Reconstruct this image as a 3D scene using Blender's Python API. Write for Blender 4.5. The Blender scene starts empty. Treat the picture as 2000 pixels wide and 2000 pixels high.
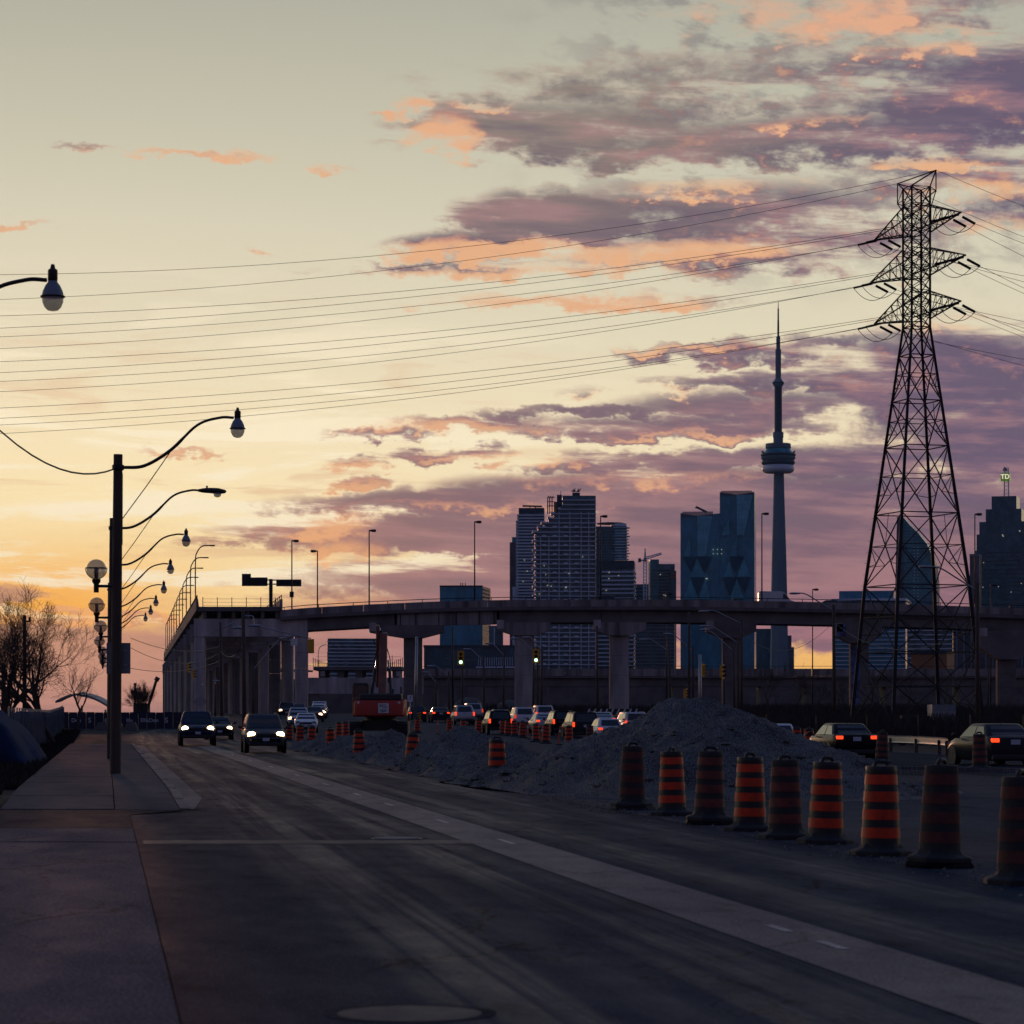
import bpy, bmesh, math, random
from mathutils import Vector, Matrix, noise as mnoise
R = math.radians
random.seed(7)
S = bpy.context.scene
C = S.collection
FPX = 5400.0           # focal length in photo pixels (photo is 2000 px wide)
EYE = 1.7              # eye height, metres
HZ = 1395.0            # photo row of the horizon

# ------------------------------------------------------------------ camera
cam_d = bpy.data.cameras.new('camera')
cam = bpy.data.objects.new('camera', cam_d); C.objects.link(cam)
cam.location = (0, 0, EYE); cam.rotation_euler = (R(90), 0, 0)
cam_d.sensor_width = 36; cam_d.lens = 36 * FPX / 2000.0
cam_d.shift_y = (HZ - 1000.0) / 2000.0
cam_d.clip_start = 0.5; cam_d.clip_end = 20000
cam_d.dof.use_dof = True; cam_d.dof.focus_distance = 130; cam_d.dof.aperture_fstop = 4.5
S.camera = cam

# ------------------------------------------------------------------ exposure
S.view_settings.view_transform = 'Standard'; S.view_settings.look = 'None'
S.view_settings.exposure = 0.0; S.view_settings.gamma = 1.0
S.view_settings.use_curve_mapping = False
S.cycles.use_denoising = True
S.cycles.max_bounces = 6; S.cycles.diffuse_bounces = 2; S.cycles.glossy_bounces = 3
S.cycles.transmission_bounces = 4; S.cycles.transparent_max_bounces = 8; S.cycles.volume_bounces = 1
S.cycles.caustics_reflective = False; S.cycles.caustics_refractive = False
S.cycles.sample_clamp_indirect = 4.0

def lin(c):
    o = []
    for v in c[:3]:
        v = v / 255.0
        o.append(v / 12.92 if v <= 0.04045 else ((v + 0.055) / 1.055) ** 2.4)
    return (o[0], o[1], o[2], 1.0)

# ------------------------------------------------------------------ tiny node language
class E:
    """a socket of a node tree with arithmetic"""
    def __init__(s, t, k): s.t, s.k = t, k
    def _m(s, op, *a, clamp=False):
        n = s.t.nodes.new('ShaderNodeMath'); n.operation = op; n.use_clamp = clamp
        for i, v in enumerate((s,) + a):
            if isinstance(v, E): s.t.links.new(v.k, n.inputs[i])
            else: n.inputs[i].default_value = v
        return E(s.t, n.outputs[0])
    def __add__(s, o): return s._m('ADD', o)
    def __radd__(s, o): return s._m('ADD', o)
    def __sub__(s, o): return s._m('SUBTRACT', o)
    def __rsub__(s, o): return (s * -1.0) + o
    def __mul__(s, o): return s._m('MULTIPLY', o)
    def __rmul__(s, o): return s._m('MULTIPLY', o)
    def __truediv__(s, o): return s._m('DIVIDE', o)
    def max(s, o): return s._m('MAXIMUM', o)
    def min(s, o): return s._m('MINIMUM', o)
    def smax(s, o, k): return s._m('SMOOTH_MAX', o, k)
    def abs(s): return s._m('ABSOLUTE')
    def exp(s): return s._m('EXPONENT')
    def clamp(s): return s._m('ADD', 0.0, clamp=True)
    def step(s, a, b, lo=0.0, hi=1.0):
        n = s.t.nodes.new('ShaderNodeMapRange'); n.interpolation_type = 'SMOOTHSTEP'
        s.t.links.new(s.k, n.inputs[0])
        for i, v in ((1, a), (2, b), (3, lo), (4, hi)): n.inputs[i].default_value = v
        return E(s.t, n.outputs[0])
def combine(t, x, y, z=0.0):
    n = t.nodes.new('ShaderNodeCombineXYZ')
    for i, v in enumerate((x, y, z)):
        if isinstance(v, E): t.links.new(v.k, n.inputs[i])
        else: n.inputs[i].default_value = v
    return n.outputs[0]
def fbm(t, vec, scale, detail=5, rough=0.55, lac=2.0, dist=0.0, dim='2D'):
    n = t.nodes.new('ShaderNodeTexNoise'); n.noise_dimensions = dim
    t.links.new(vec, n.inputs['Vector'])
    n.inputs['Scale'].default_value = scale; n.inputs['Detail'].default_value = detail
    n.inputs['Roughness'].default_value = rough; n.inputs['Lacunarity'].default_value = lac
    n.inputs['Distortion'].default_value = dist
    return E(t, n.outputs[0])
def ramp(t, fac, stops, interp='LINEAR'):
    n = t.nodes.new('ShaderNodeValToRGB'); n.color_ramp.interpolation = interp
    el = n.color_ramp.elements
    while len(el) > 1: el.remove(el[-1])
    el[0].position, el[0].color = stops[0]
    for p, c in stops[1:]:
        e = el.new(p); e.color = c
    t.links.new(fac.k, n.inputs[0])
    return n.outputs[0]
def mixc(t, fac, a, b, mode='MIX'):
    n = t.nodes.new('ShaderNodeMix'); n.data_type = 'RGBA'; n.blend_type = mode
    if isinstance(fac, E): t.links.new(fac.k, n.inputs[0])
    else: n.inputs[0].default_value = fac
    for i, v in ((6, a), (7, b)):
        if isinstance(v, tuple): n.inputs[i].default_value = v
        else: t.links.new(v, n.inputs[i])
    return n.outputs[2]

# ------------------------------------------------------------------ sky
SUN_AZ, SUN_EL = R(-9.6), R(2.6)
w = bpy.data.worlds.new('World'); S.world = w; w.use_nodes = True
T = w.node_tree; T.nodes.clear()
w.cycles.sampling_method = 'NONE'
gen = T.nodes.new('ShaderNodeTexCoord').outputs['Generated']
sep = T.nodes.new('ShaderNodeSeparateXYZ'); T.links.new(gen, sep.inputs[0])
dx, dy, dz = (E(T, sep.outputs[i]) for i in range(3))
K = FPX / 1000.0
az = dx._m('ARCTAN2', dy)
U = az * K                                   # azimuth east of the road, 1 unit = 10.6 degrees
V = dz._m('ARCSINE') * K                     # elevation in the same unit
def sky_uv(px, py):
    d = Vector((px - 1000.0, FPX, HZ - py)).normalized()
    return math.atan2(d.x, d.y) * K, math.asin(d.z) * K

# clouds as (centre px, centre py, half length, half height, weight)
BANKS = [
    (1900, 1130, 1300, 150, 1.15), (1300, 1150, 760, 80, 1.2), (900, 1260, 620, 110, 0.9), (1900, 1240, 420, 50, 0.45),      # low bank down to the horizon haze
    (1300, 1048, 900, 52, 1.5), (1230, 985, 700, 40, 1.0), (1300, 955, 420, 40, 0.8), (1650, 985, 560, 62, 0.9),
    (1350, 905, 330, 30, 0.85), (1700, 905, 420, 38, 0.75), (895, 893, 120, 19, 0.8), (700, 904, 85, 16, 0.55),
    (760, 848, 110, 14, 0.6), (920, 830, 150, 15, 0.7), (1130, 808, 220, 17, 0.75), (1300, 838, 340, 22, 0.8),
    (705, 942, 70, 13, 0.6), (1450, 800, 300, 36, 0.8), (1600, 745, 380, 22, 0.7), (1420, 690, 210, 24, 0.85),
    (1850, 745, 300, 120, 1.0), (1950, 870, 300, 120, 1.0), (1620, 668, 180, 13, 0.5),
    (1090, 425, 230, 60, 1.4), (960, 480, 160, 30, 0.9), (1430, 420, 340, 66, 0.85), (1400, 500, 360, 44, 0.75), (1620, 470, 200, 50, 0.6),
    (1080, 528, 350, 13, 0.40), (1150, 588, 240, 13, 0.45), (860, 515, 140, 8, 0.35),
    (885, 238, 88, 42, 0.95), (920, 280, 60, 26, 0.7), (800, 202, 75, 14, 0.6), (1120, 258, 330, 60, 0.85), (1000, 225, 150, 24, 0.55), (1350, 190, 380, 70, 0.30),
    (1330, 285, 260, 46, 0.7), (1580, 275, 330, 52, 0.95), (1800, 235, 230, 75, 1.1), (1960, 190, 220, 100, 1.15), (1750, 130, 300, 60, 0.35),
    (1720, 40, 260, 55, 0.35), (1880, 340, 260, 50, 0.45), (1970, 410, 140, 50, 0.5),
    (140, 1205, 330, 18, 0.6), (-40, 1160, 130, 14, 0.5), (330, 885, 95, 8, 0.4), (360, 300, 130, 9, 0.42), (140, 288, 50, 6, 0.4), (670, 330, 60, 7, 0.35), (520, 492, 22, 6, 0.35), (40, 440, 60, 6, 0.35),
    (20, 1335, 640, 125, 1.3), (300, 1375, 640, 110, 1.2), (420, 1330, 420, 70, 0.8),            # far bank behind the tree
]
# where the low sun catches their undersides
LIT = [
    (870, 270, 95, 55, 1.3), (790, 200, 90, 25, 1.2), (930, 205, 90, 14, 0.8), (1000, 488, 260, 24, 1.3), (1250, 500, 300, 26, 1.2), (1400, 370, 160, 20, 0.9), (1380, 490, 260, 30, 1.0),
    (1090, 590, 320, 34, 1.1), (1050, 535, 400, 20, 1.0), (1300, 655, 150, 14, 0.9), (1330, 682, 240, 10, 0.9), (1180, 765, 220, 14, 0.8), (850, 835, 250, 18, 0.9), (1350, 846, 200, 10, 0.7),
    (1000, 898, 190, 14, 0.9), (700, 910, 170, 16, 0.9), (680, 945, 130, 16, 0.8), (1250, 935, 300, 18, 0.5), (620, 1030, 110, 40, 1.0), (660, 1075, 120, 30, 0.8), (1600, 30, 330, 60, 1.3), (1800, 75, 200, 40, 0.9),
    (1800, 318, 150, 14, 0.9), (1900, 370, 160, 34, 1.0), (1560, 240, 120, 14, 0.6), (1950, 445, 130, 24, 0.8), (650, 1185, 200, 30, 0.55), (900, 985, 300, 10, 0.5), (100, 1200, 500, 24, 1.0), (330, 885, 130, 12, 0.9), (350, 300, 260, 26, 0.9), (640, 330, 120, 20, 0.7), (520, 492, 60, 16, 0.7), (40, 440, 120, 16, 0.7),
    (1700, 600, 120, 20, 0.6), (1880, 620, 160, 18, 0.5),
]
def blobs(name, rows, k):
    g = bpy.data.node_groups.new(name, 'ShaderNodeTree')
    g.interface.new_socket('P', in_out='INPUT', socket_type='NodeSocketVector')
    g.interface.new_socket('F', in_out='OUTPUT', socket_type='NodeSocketFloat')
    gi = g.nodes.new('NodeGroupInput'); go = g.nodes.new('NodeGroupOutput')
    F = None
    for (cx, cy, rx, ry, wt) in rows:
        u0, v0 = sky_uv(cx, cy)
        sx, sy = 1000.0 / rx, 1000.0 / ry
        m = g.nodes.new('ShaderNodeVectorMath'); m.operation = 'MULTIPLY_ADD'
        g.links.new(gi.outputs[0], m.inputs[0])
        m.inputs[1].default_value = (sx, sy, 0); m.inputs[2].default_value = (-u0 * sx, -v0 * sy, 0)
        d = g.nodes.new('ShaderNodeVectorMath'); d.operation = 'DOT_PRODUCT'
        g.links.new(m.outputs[0], d.inputs[0]); g.links.new(m.outputs[0], d.inputs[1])
        f = E(g, d.outputs['Value'])._m('MULTIPLY_ADD', -wt, wt)
        F = f if F is None else (F.smax(f, k) if k else F.max(f))
    g.links.new(F.max(-1.5).k, go.inputs[0])
    return g
def field(grp, vec):
    n = T.nodes.new('ShaderNodeGroup'); n.node_tree = grp
    T.links.new(vec, n.inputs[0])
    return E(T, n.outputs[0])
# wind-drawn warp: fine billows stretched along the horizon
n1 = fbm(T, combine(T, U * 1.0, V * 2.6), 2.2, 2, 0.6)
n2 = fbm(T, combine(T, U * 1.0 + 7.3, V * 2.6 + U * 0.2), 6.0, 6, 0.62)
n3 = fbm(T, combine(T, U + 2.0, V * 1.9 + 9.0), 13.0, 5, 0.62)
wvec = combine(T, U + (n1 - 0.5) * 0.20 + (n2 - 0.5) * 0.12, V + (n2 - 0.5) * 0.07 + (n3 - 0.5) * 0.06)
F0 = field(blobs('cloud_banks', BANKS, 0.12), wvec)
L0 = field(blobs('cloud_light', LIT, 0.0), wvec)
sn = fbm(T, combine(T, U * 0.8 + 3.0, V * 7.0 + U * 0.3), 3.0, 5, 0.62)
# billowy break-up grows with height, where the cloud is nearer
D0 = F0 + 0.13 + (n3 - 0.5) * (V * 0.75 + 0.7) + (n2 - 0.5) * (V * 1.1 + 0.45)
D0 = D0 - (sn - 0.52).max(0.0) * (3.2 - 2.4 * (U.step(0.0, 0.5) * V.step(0.62, 0.3)))
soft = V.step(0.3, 0.85)
dens = D0.step(-0.16, 0.52) * (1.0 - soft) + D0.step(-0.36, 0.84) * soft
thin = D0.step(0.42, 0.02)
lit = ((L0 * 1.0 + (n3 - 0.5) * 1.5 + (n2 - 0.5) * 1.0).step(-0.1, 1.0) * 0.95 + thin * 0.35 + (n3 * 0.6 + n2 * 0.4).step(0.53, 0.66) * V.step(0.45, 0.8) * U.step(0.1, 0.5) * 0.5).clamp()

# clear dusk sky by elevation
VM = 9.0
base = ramp(T, V / VM, [((v_ / VM) if v_ > 0 else 0.0, lin(c_)) for v_, c_ in [
    (0.0, (252, 186, 108)), (0.12, (253, 194, 112)), (0.25, (255, 222, 166)), (0.38, (255, 237, 194)), (0.55, (246, 231, 194)),
    (0.75, (228, 219, 191)), (0.95, (214, 209, 186)), (1.15, (196, 194, 174)), (1.36, (178, 178, 163)), (2.0, (134, 146, 156)),
    (3.2, (88, 108, 142)), (5.0, (64, 86, 132)), (8.48, (50, 70, 118))]])
# warm glow round the sun
su, sv = math.sin(SUN_AZ) * math.cos(SUN_EL), math.cos(SUN_AZ) * math.cos(SUN_EL)
cosd = dx * su + dy * sv + dz * math.sin(SUN_EL)
gu_, gv_ = U - SUN_AZ * K, V - 0.20
glow = ((gu_ * gu_ * 3.0 + gv_ * gv_ * 16.0) * -1.0).exp()
glow2 = ((gu_ * gu_ * 14.0 + gv_ * gv_ * 90.0) * -1.0).exp()
base = mixc(T, glow * 0.8, base, lin((255, 230, 168)))
base = mixc(T, glow2 * 0.95, base, lin((255, 176, 66)))
# thin bright streaks of high cloud above the sun
st = fbm(T, combine(T, U * 1.0 + V * 0.35 + 4.0, V * 9.0), 1.9, 6, 0.6, dist=0.4)
stm = V.step(0.08, 0.28) * V.step(0.95, 0.45) * U.step(0.35, -0.25)
base = mixc(T, st.step(0.49, 0.62) * stm * 0.85, base, lin((255, 243, 212)))
base = mixc(T, st.step(0.44, 0.30) * stm * 0.45, base, lin((218, 170, 132)))
# mackerel ripples high on the right
rp = fbm(T, combine(T, U * 1.0 + 1.0, V * 2.2 + U * 0.25), 9.0, 6, 0.6, dist=0.1)
rpm = V.step(0.75, 1.0) * U.step(-0.10, 0.4)
base = mixc(T, rp.step(0.46, 0.68) * rpm * 0.65, base, lin((128, 122, 126)))
# cloud colours
shade = ramp(T, V / 2.0, [(0.0, lin((172, 120, 132))), (0.07, lin((164, 114, 128))), (0.14, lin((136, 100, 118))), (0.2, lin((120, 92, 112))), (0.33, lin((112, 94, 114))),
                          (0.44, lin((112, 98, 112))), (0.52, lin((126, 114, 114))), (0.62, lin((136, 128, 120))), (1.0, lin((104, 104, 116)))])
shade = mixc(T, U.step(0.2, 0.95) * V.step(0.25, 0.5) * 0.8, shade, lin((86, 74, 112)))
shade = mixc(T, sn.step(0.42, 0.66) * 0.5, shade, lin((180, 132, 136)))
shade = mixc(T, sn.step(0.50, 0.30) * 0.55, shade, lin((98, 84, 108)))
warm = ramp(T, V / 1.4, [(0.0, lin((255, 170, 96))), (0.35, lin((238, 178, 136))), (0.7, lin((244, 184, 136))), (1.0, lin((236, 176, 142)))])
warm = mixc(T, (lit * 1.2 + (n3 - 0.5) * 1.6).step(0.25, 1.15), lin((208, 138, 124)), warm)
cl = mixc(T, lit * 0.92, shade, warm)
cl = mixc(T, glow * 0.35, cl, lin((255, 190, 110)))
sky = mixc(T, dens * 0.97, base, cl)
# the rest of the dome: dusk falls away from the sun
away = cosd.step(0.86, -0.25)
dusk = ramp(T, V / VM, [(0.0, lin((98, 80, 90))), (0.10, lin((86, 78, 100))), (0.4, lin((62, 80, 124))), (0.94, lin((48, 72, 120)))])
gc = fbm(T, combine(T, dx * 2.0, dy * 2.0, dz * 5.0), 1.6, 4, 0.6, dim='3D')
dusk = mixc(T, gc.step(0.48, 0.7) * 0.5, dusk, lin((90, 80, 98)))
sky = mixc(T, away, sky, dusk)
# physical twilight air of the same sun, mixed in
nsky = T.nodes.new('ShaderNodeTexSky'); nsky.sky_type = 'NISHITA'; nsky.sun_disc = False
nsky.sun_elevation = SUN_EL; nsky.sun_rotation = SUN_AZ; nsky.altitude = 90; nsky.dust_density = 3.0
b1 = T.nodes.new('ShaderNodeBackground'); b1.inputs[1].default_value = 0.05
T.links.new(nsky.outputs[0], b1.inputs[0])
b2 = T.nodes.new('ShaderNodeBackground'); b2.inputs[1].default_value = 1.05
T.links.new(sky, b2.inputs[0])
ms = T.nodes.new('ShaderNodeMixShader'); ms.inputs[0].default_value = 0.94
T.links.new(b1.outputs[0], ms.inputs[1]); T.links.new(b2.outputs[0], ms.inputs[2])
wo = T.nodes.new('ShaderNodeOutputWorld'); T.links.new(ms.outputs[0], wo.inputs[0])

# ------------------------------------------------------------------ sun
sl_ = bpy.data.lights.new('sun', 'SUN'); sl_.energy = 0.24; sl_.angle = R(2.0); sl_.color = (1.0, 0.42, 0.24)
so = bpy.data.objects.new('sun', sl_); C.objects.link(so)
so.rotation_euler = Vector((-su, -sv, -math.sin(SUN_EL + R(0.6)))).to_track_quat('-Z', 'Y').to_euler()

# ================================================================== helpers
def P(px, py, D):
    """a point D metres away that the photo shows at (px, py)"""
    return Vector(((px - 1000.0) / FPX * D, D, EYE + (HZ - py) / FPX * D))
def XP(px, D): return (px - 1000.0) / FPX * D
def ZP(py, D): return EYE + (HZ - py) / FPX * D

KN = [(-400, 0), (165, 0), (200, .25), (230, .6), (260, .95), (300, 1.3), (340, 1.5), (400, 1.8), (9000, 2.0)]
def gz(y):
    for (a, za), (b, zb) in zip(KN, KN[1:]):
        if y <= b: return za + (zb - za) * (y - a) / (b - a)
    return KN[-1][1]
KY = [k[0] for k in KN]

class MB:
    def __init__(s): s.v, s.f = [], []
    def add(s, vs, fs):
        o = len(s.v); s.v += [tuple(p) for p in vs]; s.f += [tuple(o + i for i in q) for q in fs]; return s
    def box(s, x0, x1, y0, y1, z0, z1, m=None):
        vs = [Vector(p) for p in ((x0,y0,z0),(x1,y0,z0),(x1,y1,z0),(x0,y1,z0),(x0,y0,z1),(x1,y0,z1),(x1,y1,z1),(x0,y1,z1))]
        if m: vs = [m @ p for p in vs]
        return s.add(vs, [(0,3,2,1),(4,5,6,7),(0,1,5,4),(1,2,6,5),(2,3,7,6),(3,0,4,7)])
    def prism(s, poly, y0, y1, m=None):
        """polygon in x,z (counter-clockwise seen from -y) run from y0 to y1"""
        n = len(poly)
        vs = [Vector((x, y0, z)) for x, z in poly] + [Vector((x, y1, z)) for x, z in poly]
        if m: vs = [m @ p for p in vs]
        return s.add(vs, [tuple(range(n)), tuple(range(2*n-1, n-1, -1))] + [(i, n+i, n+(i+1)%n, (i+1)%n) for i in range(n)])
    def prism_x(s, poly, x0, x1, m=None):
        """polygon in y,z run from x0 to x1"""
        n = len(poly)
        vs = [Vector((x0, y, z)) for y, z in poly] + [Vector((x1, y, z)) for y, z in poly]
        if m: vs = [m @ p for p in vs]
        return s.add(vs, [tuple(range(n)), tuple(range(2*n-1, n-1, -1))] + [(i, n+i, n+(i+1)%n, (i+1)%n) for i in range(n)])
    def tube(s, pts, r, n=6, cap=True, twist=0.0):
        pts = [Vector(p) for p in pts]; m = len(pts)
        rs = r if isinstance(r, (list, tuple)) else [r] * m
        o = len(s.v); up = None
        for i, p in enumerate(pts):
            d = (pts[min(i+1, m-1)] - pts[max(i-1, 0)])
            if d.length < 1e-9: d = Vector((0, 0, 1))
            d.normalize()
            if up is None:
                a = Vector((0, 0, 1)) if abs(d.z) < 0.9 else Vector((1, 0, 0))
                up = (a - d * a.dot(d)).normalized()
            else:
                up = up - d * up.dot(d)
                up = up.normalized() if up.length > 1e-6 else Vector((1, 0, 0))
            sd = d.cross(up)
            for k in range(n):
                a = 2 * math.pi * k / n + twist
                s.v.append(tuple(p + (up * math.cos(a) + sd * math.sin(a)) * rs[i]))
        for i in range(m - 1):
            for k in range(n):
                s.f.append((o+i*n+k, o+i*n+(k+1)%n, o+(i+1)*n+(k+1)%n, o+(i+1)*n+k))
        if cap and n > 2:
            s.f.append(tuple(o + k for k in range(n-1, -1, -1))); s.f.append(tuple(o + (m-1)*n + k for k in range(n)))
        return s
    def lathe(s, prof, n=16, c=(0, 0, 0), m=None):
        """profile of (radius, z) turned about z"""
        o = len(s.v)
        for r, z in prof:
            for k in range(n):
                a = 2 * math.pi * k / n
                p = Vector((c[0] + r*math.cos(a), c[1] + r*math.sin(a), c[2] + z))
                s.v.append(tuple(m @ p if m else p))
        for i in range(len(prof) - 1):
            for k in range(n):
                s.f.append((o+i*n+k, o+i*n+(k+1)%n, o+(i+1)*n+(k+1)%n, o+(i+1)*n+k))
        s.f.append(tuple(o + k for k in range(n-1, -1, -1))); s.f.append(tuple(o + (len(prof)-1)*n + k for k in range(n)))
        return s
    def loft(s, rings, closed=True, caps=True):
        o = len(s.v); n = len(rings[0])
        for r in rings: s.v += [tuple(p) for p in r]
        for i in range(len(rings) - 1):
            for k in range(n if closed else n - 1):
                s.f.append((o+i*n+k, o+i*n+(k+1)%n, o+(i+1)*n+(k+1)%n, o+(i+1)*n+k))
        if caps and closed:
            s.f.append(tuple(o + k for k in range(n-1, -1, -1))); s.f.append(tuple(o + (len(rings)-1)*n + k for k in range(n)))
        return s
    def quad(s, a, b, c, d): return s.add((a, b, c, d), [(0, 1, 2, 3)])
    def mesh(s, name, material, smooth=False, org=None):
        me = bpy.data.meshes.new(name)
        v = s.v if org is None else [(p[0]-org[0], p[1]-org[1], p[2]-org[2]) for p in s.v]
        me.from_pydata(v, [], s.f); me.update()
        bm = bmesh.new(); bm.from_mesh(me); bmesh.ops.recalc_face_normals(bm, faces=bm.faces); bm.to_mesh(me); bm.free()
        if smooth is True: me.polygons.foreach_set('use_smooth', [True] * len(me.polygons))
        me.materials.append(material)
        if smooth == 'auto':
            me.polygons.foreach_set('use_smooth', [True] * len(me.polygons)); me.set_sharp_from_angle(angle=R(40))
        return me
    def build(s, name, material, parent=None, smooth=False, world=True, bevel=0.0):
        """link as one mesh object; world=True means the vertices are world coordinates (parent unrotated)"""
        org = None
        if parent is not None and world:
            q = parent; org = Vector((0, 0, 0))
            while q is not None: org += q.location; q = q.parent
        me = s.mesh(name, material, smooth, org)
        o = bpy.data.objects.new(name, me); C.objects.link(o); o.parent = parent
        if bevel:
            b = o.modifiers.new('bevel', 'BEVEL'); b.width = bevel; b.segments = 2; b.limit_method = 'ANGLE'
        return o

def tag(o, label=None, cat=None, group=None, kind=None):
    if label: o['label'] = label
    if cat: o['category'] = cat
    if group: o['group'] = group
    if kind: o['kind'] = kind
    return o
def thing(name, label, cat, loc=(0, 0, 0), rz=0.0, group=None):
    o = bpy.data.objects.new(name, None); C.objects.link(o)
    o.empty_display_size = 0.2; o.location = loc; o.rotation_euler = (0, 0, rz)
    return tag(o, label, cat, group)
def kids(o): return [c for c in C.objects if c.parent is o]
def copy_tree(o, parent=None, index=None):
    if index is None:
        index = {}
        for c in C.objects:
            if c.parent: index.setdefault(c.parent.name, []).append(c)
    c = o.copy(); C.objects.link(c); c.parent = parent
    for ch in index.get(o.name, ()): copy_tree(ch, c, index)
    return c
def place(proto, used, loc, rz, label, group=None, tilt=(0, 0), scale=None):
    o = proto if not used else copy_tree(proto)
    o.location = loc; o.rotation_euler = (tilt[0], tilt[1], rz)
    if scale: o.scale = scale
    o['label'] = label
    if group: o['group'] = group
    return o
def repaint(root, part, material):
    for c in C.objects:
        if c.parent is root and c.name.split('.')[0] == part:
            c.material_slots[0].link = 'OBJECT'; c.material_slots[0].material = material
def lettering(txt, size, loc, rot, material, parent, extrude=0.004, name='lettering', ax='CENTER', sx=1.0):
    cu = bpy.data.curves.new(name, 'FONT'); cu.body = txt; cu.size = size; cu.extrude = extrude
    cu.align_x = ax; cu.align_y = 'CENTER'; cu.offset = size * 0.012
    cu.materials.append(material)
    o = bpy.data.objects.new(name, cu); C.objects.link(o); o.parent = parent
    bpy.context.view_layer.update()
    me = bpy.data.meshes.new_from_object(o.evaluated_get(bpy.context.evaluated_depsgraph_get()))
    bpy.data.objects.remove(o); bpy.data.curves.remove(cu)
    me.materials.clear(); me.materials.append(material)
    o = bpy.data.objects.new(name, me); C.objects.link(o); o.parent = parent
    o.location = loc; o.rotation_euler = rot; o.scale = (sx, 1, 1)
    return o

# ================================================================== materials
def mat(name, col, rough=0.6, metal=0.0, var=0.25, scale=3.0, bump=0.0, bscale=30.0, spec=0.5, stretch=(1, 1, 1), detail=5, coord='Object', coat=0.0):
    m = bpy.data.materials.new(name); m.use_nodes = True
    t = m.node_tree; b = t.nodes['Principled BSDF']
    b.inputs['Roughness'].default_value = rough; b.inputs['Metallic'].default_value = metal
    b.inputs['Specular IOR Level'].default_value = spec; b.inputs['Coat Weight'].default_value = coat
    c = tuple(col[:3]) + (1.0,)
    if var or bump:
        tc = t.nodes.new('ShaderNodeTexCoord'); mp = t.nodes.new('ShaderNodeMapping'); mp.inputs['Scale'].default_value = stretch
        t.links.new(tc.outputs[coord], mp.inputs[0]); vec = mp.outputs[0]
    if var:
        n = fbm(t, vec, scale, detail, 0.62, dim='3D')
        lo = tuple(x * (1 - var) for x in c[:3]) + (1,); hi = tuple(min(1, x * (1 + var)) for x in c[:3]) + (1,)
        k = ramp(t, n, [(0.30, lo), (0.70, hi)])
        t.links.new(k, b.inputs['Base Color'])
        r = n.step(0.3, 0.7, max(0.02, rough - 0.12 * min(1, var * 3)), min(1, rough + 0.10 * min(1, var * 3)))
        t.links.new(r.k, b.inputs['Roughness'])
    else:
        b.inputs['Base Color'].default_value = c
    if bump:
        n = fbm(t, vec, bscale, 5, 0.6, dim='3D')
        bp = t.nodes.new('ShaderNodeBump'); bp.inputs['Strength'].default_value = bump; bp.inputs['Distance'].default_value = 0.05
        t.links.new(n.k, bp.inputs['Height']); t.links.new(bp.outputs[0], b.inputs['Normal'])
    return m
def emit(name, col, strength):
    m = bpy.data.materials.new(name); m.use_nodes = True
    b = m.node_tree.nodes['Principled BSDF']
    b.inputs['Base Color'].default_value = tuple(min(1.0, c * 0.6) for c in col[:3]) + (1,)
    b.inputs['Emission Color'].default_value = tuple(col[:3]) + (1,); b.inputs['Emission Strength'].default_value = strength
    b.inputs['Roughness'].default_value = 0.3
    return m
def glassy(name, col, alpha=0.5, rough=0.08):
    m = mat(name, col, rough, var=0.0); m.node_tree.nodes['Principled BSDF'].inputs['Alpha'].default_value = alpha
    return m

M = {}
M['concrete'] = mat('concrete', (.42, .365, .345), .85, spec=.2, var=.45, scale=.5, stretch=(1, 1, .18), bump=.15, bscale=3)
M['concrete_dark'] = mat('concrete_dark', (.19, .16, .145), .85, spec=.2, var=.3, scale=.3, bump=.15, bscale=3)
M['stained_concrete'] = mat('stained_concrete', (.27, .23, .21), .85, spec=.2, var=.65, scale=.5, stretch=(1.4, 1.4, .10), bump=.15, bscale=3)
M['steel_dark'] = mat('steel_dark', (.035, .035, .038), .5, .6, var=.3, scale=1.5)
M['lattice_steel'] = mat('lattice_steel', (.022, .022, .024), .75, .2, var=.3, scale=1.0)
M['galv'] = mat('galvanised', (.35, .36, .38), .45, .8, var=.15, scale=2)
M['wood'] = mat('creosoted_wood', (.085, .055, .04), .8, var=.45, scale=3, stretch=(3, 3, .15), bump=.3, bscale=12)
M['black'] = mat('black_rubber', (.012, .012, .013), .6, var=.3, scale=8)
M['wire'] = mat('wire_metal', (.06, .055, .05), .5, .7, var=0)
M['lamp_paint'] = mat('lamp_paint', (.05, .035, .03), .45, .4, var=.2, scale=4)
M['white_paint'] = mat('white_paint', (.72, .72, .72), .5, var=.15, scale=2)
M['yellow'] = mat('signal_yellow', (.75, .36, .02), .45, var=.12, scale=4)
M['orange'] = mat('orange_reflective', (.66, .040, .006), .5, var=.35, scale=7, spec=.4)
M['drum_black'] = mat('drum_black', (.014, .014, .015), .55, var=.35, scale=9)
M['rubber_base'] = mat('rubber_base', (.02, .02, .021), .8, var=.35, scale=7)
M['machine_red'] = mat('machine_red', (.46, .032, .014), .45, var=.2, scale=2)
M['machine_orange'] = mat('machine_orange', (.22, .075, .04), .55, var=.3, scale=2.5)
M['machine_dark'] = mat('machine_dark', (.03, .03, .03), .55, var=.3, scale=3)
M['chrome'] = mat('chrome', (.7, .7, .72), .15, 1.0, var=0)
M['bark'] = mat('bark', (.05, .038, .03), .9, var=.4, scale=4)
M['twig'] = mat('twig', (.06, .045, .035), .9, var=.3, scale=3)
M['scrub'] = mat('dry_scrub', (.045, .036, .026), .95, var=.5, scale=1.5)
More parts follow.
